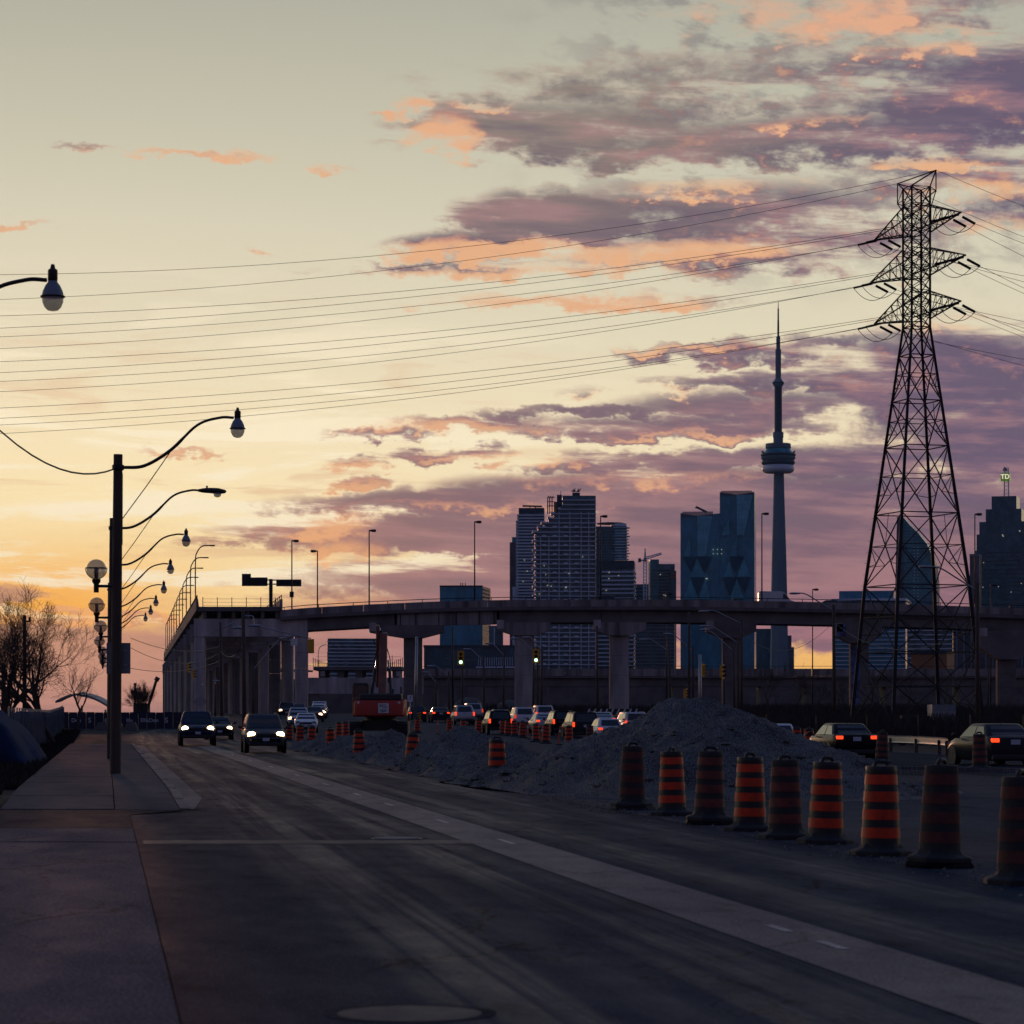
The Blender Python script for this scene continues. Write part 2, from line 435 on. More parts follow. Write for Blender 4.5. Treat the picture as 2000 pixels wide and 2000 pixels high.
M['blue_tarp'] = mat('blue_tarp', (.020, .034, .085), .9, spec=.05, var=.35, scale=1.6, bump=.5, bscale=2.5)
M['navy'] = mat('navy_hoarding', (.015, .02, .045), .7, var=.3, scale=1)
M['grey_metal'] = mat('grey_metal', (.22, .24, .27), .5, .3, var=.15, scale=2)
M['car_glass'] = mat('car_glass', (.012, .016, .018), .06, var=0, spec=.7)
M['rim'] = mat('rim_alloy', (.35, .35, .36), .35, .9, var=0)
M['tyre'] = mat('tyre_rubber', (.012, .012, .012), .85, var=.2, scale=9)
M['plate'] = mat('plate_white', (.55, .57, .62), .4, var=.1, scale=9)
M['trim'] = mat('dark_trim', (.018, .018, .019), .6, var=.2, scale=6)
M['headlight'] = emit('headlight', (1.0, .62, .28), 20.0)
M['headlight_dim'] = emit('headlight_dim', (1.0, .60, .30), 6.0)
M['tail'] = emit('tail_light', (1.0, .055, .012), 1.7)
M['tail_dim'] = emit('tail_light_dim', (.9, .05, .012), .7)
M['green_on'] = emit('green_signal', (.35, 1.0, .62), 6.0)
M['small_lamp'] = emit('small_lamp', (1.0, .86, .66), .45)
M['pale_concrete'] = mat('pale_concrete', (.50, .43, .41), .85, spec=.2, var=.5, scale=.5, stretch=(1, 1, .16), bump=.15, bscale=3)
for k_, c_, r_ in (('black', (.010, .010, .012), .28), ('silver', (.42, .43, .45), .3), ('white', (.70, .70, .70), .3), ('grey', (.07, .075, .085), .3), ('navy', (.03, .04, .08), .28), ('red', (.18, .03, .025), .3), ('dark', (.03, .03, .035), .3)):
    M['paint_' + k_] = mat('car_paint_' + k_, c_, r_, .35 if k_ in ('silver',) else 0.0, var=.08, scale=3, coat=0.0, spec=.08 if k_ in ('black', 'dark', 'grey', 'navy') else .4)

# ================================================================== ground and roads
RK = -0.147                                  # the road runs this much to the left per metre away
L_CURB, L_MID, L_EDGE = 1.67, 5.24, 8.93
def rows(y0, y1, step):
    ys = set([y0, y1] + [k for k in KY if y0 < k < y1]); y = y0
    while y < y1: ys.add(round(y, 3)); y += step
    return sorted(ys)
def sheet(name, edges, lift, material, step=6.0, cols=1, parent=None, kind='structure', y0=None, y1=None):
    """edges: (y, x_left, x_right) rows, linearly joined and laid over the ground"""
    def at(y):
        for a, b in zip(edges, edges[1:]):
            if y <= b[0]:
                k = (y - a[0]) / (b[0] - a[0]); return a[1] + (b[1]-a[1])*k, a[2] + (b[2]-a[2])*k
        return edges[-1][1], edges[-1][2]
    ys = sorted(set(rows(edges[0][0], edges[-1][0], step) + [e[0] for e in edges]))
    m = MB()
    for y in ys:
        l, r = at(y)
        for c in range(cols + 1): m.v.append((l + (r - l) * c / cols, y, gz(y) + lift))
    w_ = cols + 1
    for i in range(len(ys) - 1):
        for c in range(cols): m.f.append((i*w_+c, i*w_+c+1, (i+1)*w_+c+1, (i+1)*w_+c))
    o = m.build(name, material, parent)
    if kind and parent is None: o['kind'] = kind
    return o

def pos_nodes(t):
    g_ = t.nodes.new('ShaderNodeNewGeometry'); s_ = t.nodes.new('ShaderNodeSeparateXYZ'); t.links.new(g_.outputs['Position'], s_.inputs[0])
    return E(t, s_.outputs[0]), E(t, s_.outputs[1]), g_.outputs['Position']
def ground_mat(name, dark, light, rough=(.62, .85), grain=8.0, bump=.35, tracks=False, spec=.5, cracks=False, edge=None):
    m = bpy.data.materials.new(name); m.use_nodes = True
    t = m.node_tree; b = t.nodes['Principled BSDF']; b.inputs['Specular IOR Level'].default_value = spec; b.inputs['Specular Tint'].default_value = (.95, .74, .96, 1)
    x, y, pos = pos_nodes(t)
    lat = x - y * RK
    big = fbm(t, combine(t, lat * 0.55, y * 0.10), 1.0, 4, 0.6)
    mid = fbm(t, combine(t, lat * 1.0, y * 0.45), 1.6, 5, 0.65)
    fine = fbm(t, combine(t, x, y), grain, 5, 0.7)
    speck = fbm(t, combine(t, x, y), grain * 6, 2, 0.5)
    k = big * 0.42 + mid * 0.33 + fine * 0.25
    col = ramp(t, k, [(0.36, tuple(dark) + (1,)), (0.64, tuple(light) + (1,))])
    col = mixc(t, speck.step(0.52, 0.72) * 0.6, col, tuple(min(1, c * 2.2) for c in light) + (1,))
    col = mixc(t, speck.step(0.46, 0.30) * 0.6, col, tuple(c * 0.4 for c in dark) + (1,))
    col = mixc(t, mid.step(0.36, 0.28) * 0.5, col, tuple(c * 0.55 for c in dark) + (1,))
    t.links.new(col, b.inputs['Base Color'])
    if edge:
        # the old concrete shows through ragged-edged asphalt
        wr_ = ((lat - edge[0]).abs() + (fine - 0.5) * 0.2 + (mid - 0.5) * 0.22).step(edge[1] - .02, edge[1] + .06)
        wr_ = (wr_ + mid.step(0.38, 0.28) * 0.6).clamp()
        col = mixc(t, wr_, col, (.036, .044, .058, 1))
        t.links.new(col, b.inputs['Base Color'])
    rg = k.step(0.36, 0.66, rough[1], rough[0])
    if tracks:
        # tyre-polished bands along both lanes and long cracks
        pol = None
        for c0 in tracks:
            d = ((lat - c0) + (big - 0.5) * 1.1) * 1.6
            q = (d * d * -1.0).exp()
            pol = q if pol is None else pol.max(q)
        strk = fbm(t, combine(t, lat * 3.2, y * 0.05), 1.0, 5, 0.65)
        pol = pol * strk.step(0.34, 0.62)
        rg = rg - pol * 0.13
        sp = pol * 0.026 + spec * 0.45
        t.links.new(sp.k, b.inputs['Specular IOR Level'])
    if cracks:
        vo = t.nodes.new('ShaderNodeTexVoronoi'); vo.feature = 'DISTANCE_TO_EDGE'; vo.voronoi_dimensions = '2D'
        t.links.new(combine(t, lat * 1.0 + (mid - 0.5) * 1.4, y * 0.35 + (mid - 0.5) * 1.2), vo.inputs['Vector']); vo.inputs['Scale'].default_value = 0.55
        ck = E(t, vo.outputs['Distance']).step(0.016, 0.006) * big.step(0.42, 0.56)
        col2 = mixc(t, ck * 0.8, col, tuple(c * 0.3 for c in dark) + (1,))
        t.links.new(col2, b.inputs['Base Color'])
    t.links.new(rg.k, b.inputs['Roughness'])
    bp = t.nodes.new('ShaderNodeBump'); bp.inputs['Strength'].default_value = bump; bp.inputs['Distance'].default_value = 0.03
    h_ = fine * 0.6 + speck * 0.4
    t.links.new(h_.k, bp.inputs['Height']); t.links.new(bp.outputs[0], b.inputs['Normal'])
    return m
M['asphalt'] = ground_mat('asphalt', (.015, .027, .043), (.030, .047, .070), (.56, .76), 11.0, .5, spec=.016, cracks=True, tracks=(2.6, 4.2, 6.3, 8.0))
M['new_asphalt'] = ground_mat('dark_asphalt', (.012, .021, .032), (.023, .036, .051), (.7, .86), 9.0, .4, spec=.012)
M['strip'] = ground_mat('worn_concrete_strip', (.072, .064, .080), (.120, .106, .126), (.5, .68), 7.0, .3, spec=.07, cracks=True, edge=(L_MID, .46))
M['slab'] = ground_mat('concrete_slab', (.054, .056, .074), (.096, .098, .122), (.75, .92), 6.0, .4, spec=.025, cracks=True)
M['walk'] = ground_mat('worn_sidewalk', (.06, .056, .062), (.105, .096, .102), (.8, .95), 6.0, .5, spec=.04)
M['gutter'] = ground_mat('gutter_concrete', (.055, .058, .070), (.11, .115, .13), (.6, .8), 6.0, .4, spec=.1)
M['dirt'] = ground_mat('dirt', (.030, .026, .022), (.062, .055, .046), (.85, .98), 5.0, .8, spec=.05)
M['gravel_pad'] = ground_mat('gravel_pad', (.034, .040, .049), (.072, .079, .090), (.8, .95), 7.0, .6, spec=.03)
M['gravel'] = ground_mat('gravel', (.070, .066, .060), (.165, .155, .140), (.85, .98), 5.0, 1.0, spec=.05)
M['marking'] = ground_mat('worn_marking', (.16, .15, .15), (.34, .32, .32), (.5, .7), 6.0, .15)

# the ground itself: one sheet out to the horizon
gx = [-6000, -2500, -900, -300, -120, -60, -30, 0, 30, 60, 120, 300, 900, 2500, 6000]
gm = MB(); gy = sorted(set([-400, -100, 0, 60, 120, 600, 1200, 2500, 5000, 9000] + KY))
for y in gy:
    for x in gx: gm.v.append((x, y, gz(y) - 0.012))
n_ = len(gx)
for i in range(len(gy) - 1):
    for j in range(n_ - 1): gm.f.append((i*n_+j, i*n_+j+1, (i+1)*n_+j+1, (i+1)*n_+j))
tag(gm.build('ground', M['dirt']), kind='structure')

def line(t0): return lambda y: t0 + RK * y
# main carriageway: straight, then swinging right under the elevated road
road_rows = [(-30, line(0.42)(-30), line(L_EDGE+.2)(-30)), (40.6, line(0.42)(40.6), line(L_EDGE+.1)(40.6)), (46.5, line(0.42)(46.5), line(L_EDGE)(46.5)), (48.5, line(L_CURB)(48.5), line(L_EDGE)(48.5)), (140, line(L_CURB)(140), line(L_EDGE)(140)),
             (180, -27, -13.0), (230, -29, -13.5), (300, -30, -15), (380, -30, -14.5), (520, -22, -5), (700, 0, 20)]
sheet('road', road_rows, 0.0, M['asphalt'], 5.0, cols=4)
# wide mouth of the side road beyond the kerb
sheet('side_road', [(148, line(L_CURB)(148)-14, line(L_CURB)(148)-.2), (165, -60, -25.2), (205, -75, -27.8), (224, -75, -28.5)], 0.002, M['new_asphalt'], 8)
rd = C.objects['road']
sheet('concrete_strip', [(6, line(L_MID-.44)(6), line(L_MID+.44)(6)), (150, line(L_MID-.48)(150), line(L_MID+.48)(150))], 0.006, M['strip'], 6)
st_ = C.objects['concrete_strip']
y = 22.0
for y, ln in ((19.9, .7), (21.5, .7), (29.6, 1.3), (36.0, 1.4), (43.0, 1.4), (51.2, 1.5), (57.8, 1.5), (66, 1.6), (76, 1.6), (88, 1.7), (101, 1.7), (115, 1.8), (130, 1.8)):
    if y in (29.6,): continue
    sheet('lane_dash', [(y, line(L_MID+.04)(y), line(L_MID+.12)(y)), (y+ln, line(L_MID+.04)(y+ln), line(L_MID+.12)(y+ln))], 0.011, M['marking'], 9, parent=st_)
# patches and utility cuts in the asphalt
def patch(name, t0, t1, ya, yb, material, lift=.005, skew=0.0):
    return sheet(name, [(ya, line(t0)(ya), line(t1)(ya)), (yb, line(t0)(yb)+skew, line(t1)(yb)+skew)], lift, material, 9, parent=rd)
patch('asphalt_patch', 0.5, 4.95, 36.2, 37.2, M['strip'])
patch('asphalt_patch', 5.9, 7.0, 74, 79, M['strip'])
# drain grate and manhole cover
def cover(x, y, r, name, label):
    t = thing(name, label, 'manhole', (x, y, gz(y)))
    m = MB(); m.lathe([(r*1.18, .0015), (r*1.18, .003), (r, .0035), (r, .0015)], 28); m.build('rim', M['new_asphalt'], t, world=False)
    m = MB(); m.lathe([(r*.985, .0015), (r*.985, .003), (r*.2, .005)], 28); m.build('cover', M['steel_dark'], t, world=False)
    if y < 20: return
    for i in range(-4, 5):
        w_ = math.sqrt(max(0.02, 1 - (i/5.2)**2)) * r * .86
        m = MB(); m.box(-w_, w_, i*r/5.4-.012, i*r/5.4+.012, .003, .012); m.build('rib', M['grey_metal'], t, world=False)
cover(XP(775, 37.8), 37.8, .36, 'manhole_cover', 'ribbed iron cover beside the pale centre strip')
cover(XP(800, 15.7), 15.7, .42, 'manhole_cover', 'round pale cover at the near end of the road'); repaint(C.objects['manhole_cover.001'], 'cover', M['strip'])

# driveway apron of concrete panels on the near left
for (ya, yb) in ((-20, 36.0), (36.22, 40.4)):
    for (ta, tb) in ((-9.0, 0.40),):
        m = MB(); pts = [(line(ta)(ya), ya), (line(tb)(ya), ya), (line(tb)(yb), yb), (line(ta)(yb), yb)]
        dz_ = random.uniform(-.004, .004)
        m.add([(x, y, -.1) for x, y in pts] + [(x, y, .035 + dz_) for x, y in pts], [(4,5,6,7), (0,1,5,4), (1,2,6,5), (2,3,7,6), (3,0,4,7)])
        o = m.build('slab' if 'driveway' in C.objects else 'driveway', M['slab'], None)
        if o.name == 'driveway': dw = tag(o, kind='structure')
        else:
            o.parent = dw
# corner of worn dark asphalt, then the sidewalk with its kerb
sheet('corner_apron', [(40.5, line(-9)(40.5), line(.41)(40.5)), (46.5, line(-9)(46.5), line(.41)(46.5)), (49, line(-9)(49), line(L_CURB-.2)(49))], 0.009, M['new_asphalt'], 3)
walk = tag(thing('sidewalk', None, None), kind='structure'); del_ = walk
m = MB()
y = 49.0; i = 0
hs = lambda q: .02 + .11*min(1, max(0, (q-50)/9))
while y < 148:
    y2 = min(148, y + 3.0)
    za, zb = gz(y), gz(y2); g_ = .02
    pts = [(line(-1.88)(y+g_), y+g_, za), (line(.15)(y+g_), y+g_, za), (line(.15)(y2-g_), y2-g_, zb), (line(-1.88)(y2-g_), y2-g_, zb)]
    m = MB(); e_ = random.uniform(-.004, .004)
    m.add([(a, b, c-.1) for a, b, c in pts] + [(a, b, c+hs(b)+e_) for a, b, c in pts], [(4,5,6,7), (0,1,5,4), (1,2,6,5), (2,3,7,6), (3,0,4,7)])
    m.build('sidewalk_slab', M['walk'], walk); y = y2
def ribbon(name, ta, tb, ya, yb, zt, material, parent, step=8):
    m = MB(); ys = rows(ya, yb, step)
    q = lambda y: .012 + (zt-.012)*min(1, max(0, (y-49.5)/9))
    rings = [[(line(ta)(y), y, gz(y)-.1), (line(tb)(y), y, gz(y)-.1), (line(tb)(y), y, gz(y)+q(y)), (line(ta)(y), y, gz(y)+q(y))] for y in ys]
    m.loft(rings); return m.build(name, material, parent)
ribbon('boulevard', .17, L_CURB-.36, 49, 148, .125, M['walk'], walk, 4)
for k in range(24):
    ya = 49.5 + k * 4.0
    ribbon('kerb_stone', L_CURB-.34, L_CURB-.16, ya, ya+3.97, .15 + random.uniform(-.01, .01), M['gutter'], walk, 9)
sheet('gutter', [(49.4, line(L_CURB-.15)(49.4), line(L_CURB-.08)(49.4)), (56, line(L_CURB-.15)(56), line(L_CURB+.28)(56)), (150, line(L_CURB-.15)(150), line(L_CURB+.38)(150))], .004, M['gutter'], 6)
# kerb return curling left at the corner
pts = []
for k in range(9):
    a = R(90 * k / 8); pts.append((line(L_CURB-.25)(49.5) - 3.0 + 3.0*math.cos(a), 49.5 - 3.0*math.sin(a)*.55 + 0, gz(50)-.04))


# gravel working area in the middle and the carriageway of departing traffic on the right
sheet('gravel_pad', [(-30, line(L_EDGE+.25)(-30), 60), (46, line(L_EDGE+.1)(46), 60), (84, line(L_EDGE+.05)(84), 26), (140, line(L_EDGE+.05)(140), 16), (180, -12.9, 9), (240, -13.4, 2), (300, -14.9, -3)], -0.004, M['gravel_pad'], 8, cols=3)
sheet('far_road', [(-30, 20, 40), (60, 14.6, 26), (90, 11.8, 20.5), (120, 8.6, 17.5), (160, 4.2, 14), (213, -.5, 10.5), (270, -7.5, 3.6), (330, -13.9, -3.5), (420, -12.5, 0), (520, -4, 8), (700, 21, 40)], .004, M['new_asphalt'], 6, cols=3)
sheet('cross_road', [(285, -14, 160), (312, -14, 160)], .008, M['new_asphalt'], 9)

# ================================================================== left row of lamp poles
M['globe'] = glassy('globe_glass', (.55, .47, .42), .62, .25)
M['bulb_glass'] = glassy('lamp_glass', (.62, .55, .46), .7, .12)
def curve_pts(ctrl, n=18):
    """Catmull-Rom through the control points"""
    c = [Vector(p) for p in ctrl]; c = [c[0]*2 - c[1]] + c + [c[-1]*2 - c[-2]]
    out = []
    for i in range(1, len(c) - 2):
        for k in range(n):
            t = k / n
            out.append(0.5 * ((2*c[i]) + (c[i+1]-c[i-1])*t + (2*c[i-1]-5*c[i]+4*c[i+1]-c[i+2])*t*t + (3*c[i]-c[i-1]-3*c[i+1]+c[i+2])*t**3))
    return out + [c[-2]]
def lamp_pole(label, loc, head, lean=0.0, signs=False, globe=True, wood=True):
    t = thing('lamp_pole', label, 'lamp post', loc, 0, 'lamp poles along the sidewalk')
    H = 8.6
    m = MB(); m.tube([(0,0,-.2), (0,0,.4), (.02,0,4), (.05,0,H)], [.155, .15, .14, .12], 12); m.build('pole', M['wood'], t, 'auto', False)
    m = MB(); m.lathe([(.15, 0), (.16, .02), (.16, .12), (.15, .14)], 12, (.05, 0, H-.42)); m.build('bracket', M['steel_dark'], t, False, False)
    arm = curve_pts([(.12,0,H-.35), (.75,0,H-.30), (1.45,0,H+.12), (2.15,0,H+.78), (2.75,0,H+.98), (3.12,0,H+.98)], 8)
    m = MB(); m.tube(arm, [.045]*(len(arm)//2) + [.036]*(len(arm)-len(arm)//2), 8); m.build('arm', M['lamp_paint'], t, True, False)
    m = MB(); m.tube([(.14,0,H-1.75), (.8,0,H-.85), (1.5,0,H+.16)], .014, 5); m.tube([(.17,0,H-.5), (.17,0,H-2.4)], .008, 4); m.build('stay_rod', M['lamp_paint'], t, False, False)
    if head == 'teardrop':
        h = MB(); x, z = 3.22, H + .98
        h.lathe([(.07, .02), (.085, -.04), (.13, -.10), (.175, -.20), (.195, -.29)][::-1], 16, (x, 0, z)); ho = h.build('lamp_head', M['grey_metal'] , t, 'auto', False)
        g_ = MB(); g_.lathe([(.02, -.535), (.09, -.52), (.145, -.465), (.18, -.38), (.19, -.296)], 16, (x, 0, z)); g_.build('lens', M['bulb_glass'], ho, True, False)
        r_ = MB(); r_.lathe([(.195, -.30), (.215, -.295), (.215, -.275), (.185, -.27)], 16, (x, 0, z)); r_.build('rim', M['lamp_paint'], ho, True, False)
        k_ = MB(); k_.lathe([(.070, -.03), (.085, -.01), (.085, .17), (.045, .20), (.03, .27)], 12, (x, 0, z)); k_.build('socket', M['lamp_paint'], ho, 'auto', False)
    else:
        h = MB(); z = H + .98
        rings = []
        for (x, w_, a, b) in ((3.05, .05, -.05, .05), (3.2, .09, -.08, .08), (3.45, .15, -.10, .10), (3.75, .17, -.13, .09), (3.98, .10, -.10, .03), (4.03, .03, -.06, .0)):
            rings.append([(x, w_*math.cos(q), z + (a+b)/2 + (b-a)/2*math.sin(q)) for q in [2*math.pi*k/10 for k in range(10)]])
        h.loft(rings); ho = h.build('lamp_head', M['lamp_paint'], t, True, False)
        g_ = MB(); g_.lathe([(.04, -.24), (.11, -.21), (.14, -.12), (.14, -.09)], 12, (3.72, 0, z)); g_.build('lens', M['bulb_glass'], ho, True, False)
        g_ = MB(); g_.lathe([(.03, .06), (.035, .16), (.02, .17)], 8, (3.35, 0, z)); g_.build('photocell', M['lamp_paint'], ho, True, False)
    if globe:
        gx_, gz_ = -.52, 5.55
        m = MB(); m.tube([(-.1,0,5.1), (gx_,0,5.1)], .04, 8); m.lathe([(.07, -.62), (.07, -.40), (.11, -.34), (.12, -.27)], 12, (gx_, 0, gz_)); m.build('globe_arm', M['lamp_paint'], t, 'auto', False)
        m = MB(); n_ = 10
        m.lathe([(max(.005, .265*math.sin(math.pi*k/n_)), -.265*math.cos(math.pi*k/n_)) for k in range(n_+1)], 18, (gx_, 0, gz_)); go_ = m.build('globe', M['globe'], t, True, False)
        m = MB()
        ring = [(gx_ + .285*math.cos(2*math.pi*k/20), .285*math.sin(2*math.pi*k/20), gz_ + .03) for k in range(21)]
        m.tube(ring, .012, 5)
        for a in (0, 90, 180, 270):
            m.tube([(gx_ + .285*math.cos(R(a))*math.cos(R(q)), .285*math.sin(R(a))*math.cos(R(q)), gz_ - .285*math.sin(R(q))+.02) for q in range(0, 90, 12)], .012, 5)
        m.build('cage', M['lamp_paint'], go_, False, False)
        m = MB(); m.lathe([(.055, -.25), (.055, .02), (.03, .05)], 10, (gx_, 0, gz_)); m.build('lamp_core', M['lamp_paint'], go_, False, False)
    if signs:
        for (a, b) in ((-.27, -.02), (0.0, .37)):
            m = MB(); m.box(a, b, .17, .18, 2.78, 3.60); m.build('sign_panel', M['grey_metal'], t, False, False, bevel=.02)
        
        for z in (3.0, 3.38): m = MB(); m.box(-.2, .3, .145, .168, z, z+.03); m.build('sign_bracket', M['galv'], t, False, False)
    t.rotation_euler = (0, lean, 0)
    return t
ORD = ['first', 'second', 'third', 'fourth', 'fifth', 'sixth', 'seventh', 'eighth', 'ninth', 'tenth', 'eleventh', 'twelfth', 'thirteenth', 'fourteenth']
heads = ['teardrop', 'cobra', 'teardrop', 'teardrop', 'teardrop', 'teardrop', 'teardrop', 'teardrop', 'teardrop']
names_ = ['first lamp pole, tall and brown, with a blank grey sign board', 'lamp pole second in the row, flat cobra lamp head on its arm', 'lamp pole third in the row beyond the cobra lamp',
          'lamp pole fourth in the sidewalk row', 'lamp pole fifth in the sidewalk row', 'lamp pole sixth in the sidewalk row', 'lamp pole seventh in the sidewalk row', 'last lamp pole of the sidewalk row, near the hoarding']
for k in range(8):
    D = 73.4 + 23.9 * k
    lamp_pole(names_[k], (.26 + RK*D + (0.0, -.06, .05, -.04, .08, .0, .06, .0)[k], D, gz(D)), heads[k], (R(.15), R(.1), 0, R(-.2), 0, R(.2), 0, 0)[k], signs=(k == 0))
lamp_pole('teardrop lamp reaching in at the upper left edge of the view', (XP(103, 47.5) - 3.22, 47.5, -0.42), 'teardrop', globe=False)

def wire(name, pts, r, label, cat, group=None, material=None):
    m = MB(); m.tube(pts, r, 4, cap=False)
    return tag(m.build(name, material or M['wire']), label, cat, group)
a_, b_ = Vector((XP(-190, 47.5), 47.5, 8.6)), P(226, 915, 73.4)
wire('service_cable', [a_.lerp(b_, k/14) + Vector((0, 0, -1.05*4*(k/14)*(1-k/14))) for k in range(15)], .022, 'slack cable running to the top of the first lamp pole', 'cable')
for k in range(7):
    y1, y2 = 73.4 + 23.9*k, 73.4 + 23.9*(k+1)
    p1, p2 = Vector((.42+RK*y1, y1, gz(y1)+6.6)), Vector((.42+RK*y2, y2, gz(y2)+6.6))
    wire('service_cable', [p1.lerp(p2, q/8) + Vector((0, 0, -.5*4*(q/8)*(1-q/8))) for q in range(9)], .014, 'thin cable strung between the %s and %s lamp poles of the row' % (ORD[k], ORD[k+1]), 'cable', 'cables between the lamp poles')

# ================================================================== construction drums
def make_drum():
    t = thing('traffic_drum', 'x', 'traffic drum', (0, 0, 0), 0, 'orange and black traffic drums')
    prof = [(.235, .06), (.2315, .16), (.2225, .34), (.2165, .44), (.209, .57), (.205, .65), (.197, .78), (.192, .86), (.184, .99), (.186, 1.0), (.186, 1.06), (.176, 1.075), (.05, 1.08)]
    m = MB(); m.lathe([(r, z) for r, z in prof], 20); m.build('body', M['drum_black'], t, 'auto', False)
    for (z0, z1, r0, r1) in ((.21, .335, .2345, .2275), (.43, .555, .2235, .2175), (.645, .77, .2125, .2045), (.855, .975, .2005, .1905)):
        b = MB(); b.lathe([(r0-.012, z0), (r0, z0), (r1, z1), (r1-.012, z1)], 20); b.build('reflective_band', M['orange'], t, 'auto', False)
    m = MB(); n_ = 8
    m.lathe([(.38, 0), (.38, .045), (.36, .06), (.27, .09), (.235, .14), (.2, .14)], n_); o = m.build('base', M['rubber_base'], t, False, False)
    m = MB(); m.tube([(-.10,0,1.05), (-.095,0,1.10), (-.06,0,1.13), (.06,0,1.13), (.095,0,1.10), (.10,0,1.05)], .026, 6); m.build('handle', M['drum_black'], t, True, False)
    return t
drum = make_drum(); used = False
M['orange_dirty'] = mat('grimy_orange', (.16, .035, .022), .7, var=.6, scale=6)
M['orange_filthy'] = mat('filthy_orange', (.115, .030, .020), .8, var=.6, scale=5)
M['drum_dusty'] = mat('dusty_drum', (.035, .032, .032), .85, var=.5, scale=6)
near = [(1234, 1580.5, 'filthy', 'grime-blackened drum first in the near row, at the gravel heap', 2, -.5), (1313, 1592, '', 'clean striped drum second in the near row from the gravel heap', -1, .6), (1385, 1609.6, 'dirty', 'drum on two stacked base rings, third in the near row', 1, 1.0),
        (1464.5, 1622, '', 'clean striped drum fourth in the near row, between two duller ones', 0, .4), (1534, 1637.6, 'dirty', 'faded dusty drum fifth in the near row', -1, .8), (1612, 1647, '', 'striped drum sixth in the near row with a raised loop handle', 1, 1.0),
        (1720, 1670, '', 'tallest-looking bright striped drum of the near row', 0, .5), (1835, 1693, 'filthy', 'blackened drum on a thick double base, second from the right edge', 1, .9), (1993, 1726, 'filthy', 'dark drum cut by the right edge of the view', 0, .5)]
gpn = 'row of drums beside the road'
for (px, py, st, lb, tx, ty) in near:
    D = EYE * FPX / (py - HZ)
    z0 = .0
    o = place(drum, used, (XP(px, D), D, z0), random.uniform(0, 1.2), lb, gpn, (R(tx), R(ty))); used = True
    repaint(o, 'reflective_band', M['orange_dirty' if st == 'dirty' else 'orange_filthy' if st else 'orange']); repaint(o, 'body', M['drum_dusty' if st else 'drum_black'])
    if px in (1385, 1835, 1234):
        o.location.z += .06
        m = MB(); m.lathe([(.40, -.06), (.41, -.04), (.39, -.003), (.22, -.002)], 8, (.03, .01, 0)); m.build('base_ring', M['rubber_base'], o, False, False)
mid = [(970.6, 1529, 'drum standing alone in front of the low gravel ridge', -1, 1), (803, 1500, 'leaning drum with a loop handle beside the gravel ridge', 1, 4), (701, 1483, 'drum before the excavator on the road edge', 0, 0), (646.6, 1471, 'leaning drum left of the excavator', 1, -4),
       (609, 1461.6, 'drum beside the headlights of the grey suv', 0, 1), (585.7, 1453, 'second drum behind the grey suv', 0, 0), (565, 1448, 'third drum behind the grey suv, partly hidden', 0, 1)]
for (px, py, lb, tx, ty) in mid:
    D = EYE * FPX / (py - HZ)
    o = place(drum, True, (XP(px, D), D, 0.0), random.uniform(0, 1.2), lb, gpn, (R(tx), R(ty))); repaint(o, 'reflective_band', M['orange']); repaint(o, 'body', M['drum_black'])
for i, (px, D, lb) in enumerate([(662, 178, 'left of two drums standing left of the excavator tracks'), (676, 180, 'right of two drums standing left of the excavator tracks'),
        (815, 205, 'drum right of the excavator counterweight'), (878, 205, 'drum behind the orange post, right of the excavator'), (905, 196, 'drum in front of the silver hatchback'), (934, 198, 'drum at the corner of the silver hatchback'), (982, 196, 'left of two drums by the dark suv tail'), (991, 192, 'right of two drums by the dark suv tail'), (1005, 190, 'drum in front of the first silver suv'),
        (1020.5, 184, 'drum between the silver suv and the sedan'), (1047, 168, 'drum at the tail of the silver sedan'), (1066, 160, 'drum with a stout base before the silver sedan'), (1111, 146, 'drum in front of the minivan'), (1152, 150, 'drum half hidden by the big gravel heap'),
        (1722, 97, 'faded drum behind the black sedan'), (1914, 86, 'faded drum in front of the grey sedan'), (1582, 118, 'drum left of the black sedan'), (1557, 126, 'tilted drum on the right verge between the white hatchback and black sedan')]):
    o = place(drum, True, (XP(px, D), D, gz(D)+.005), random.uniform(0, 1.2), lb, 'drums along the far lanes', (R(random.uniform(-1.5, 1.5)), R(random.uniform(-2, 2))))
    f_ = px in (1722, 1914, 1152); repaint(o, 'reflective_band', M['orange_dirty' if f_ else 'orange']); repaint(o, 'body', M['drum_dusty' if f_ else 'drum_black'])
# slim orange posts
def make_post():
    t = thing('marker_post', 'x', 'marker post', (0, 0, 0), 0, 'slim orange marker posts')
    m = MB(); m.tube([(0,0,.04), (0,0,1.05)], [.045, .038], 8); m.build('post', M['orange'], t, 'auto', False)
    m = MB(); m.lathe([(.2, 0), (.2, .04), (.06, .07)], 8); m.build('base', M['rubber_base'], t, False, False)
    m = MB(); m.lathe([(.047, .72), (.047, .82)], 8); m.build('band', M['white_paint'], t, False, False)
    return t
post = make_post()
for i, (px, D, lb, tl) in enumerate([(855, 200, 'slim orange post between two drums right of the excavator', 0), (1031, 178, 'slim orange post beside the silver suv', 2), (1058, 162, 'slim orange post between two drums at the sedan', 0), (1090, 152, 'leaning slim orange post in front of the dark suv', 7), (1573, 123, 'slim orange post beside the tilted drum', -3)]):
    place(post, i > 0, (XP(px, D), D, gz(D)+.005), 0, lb, None, (0, R(tl)))

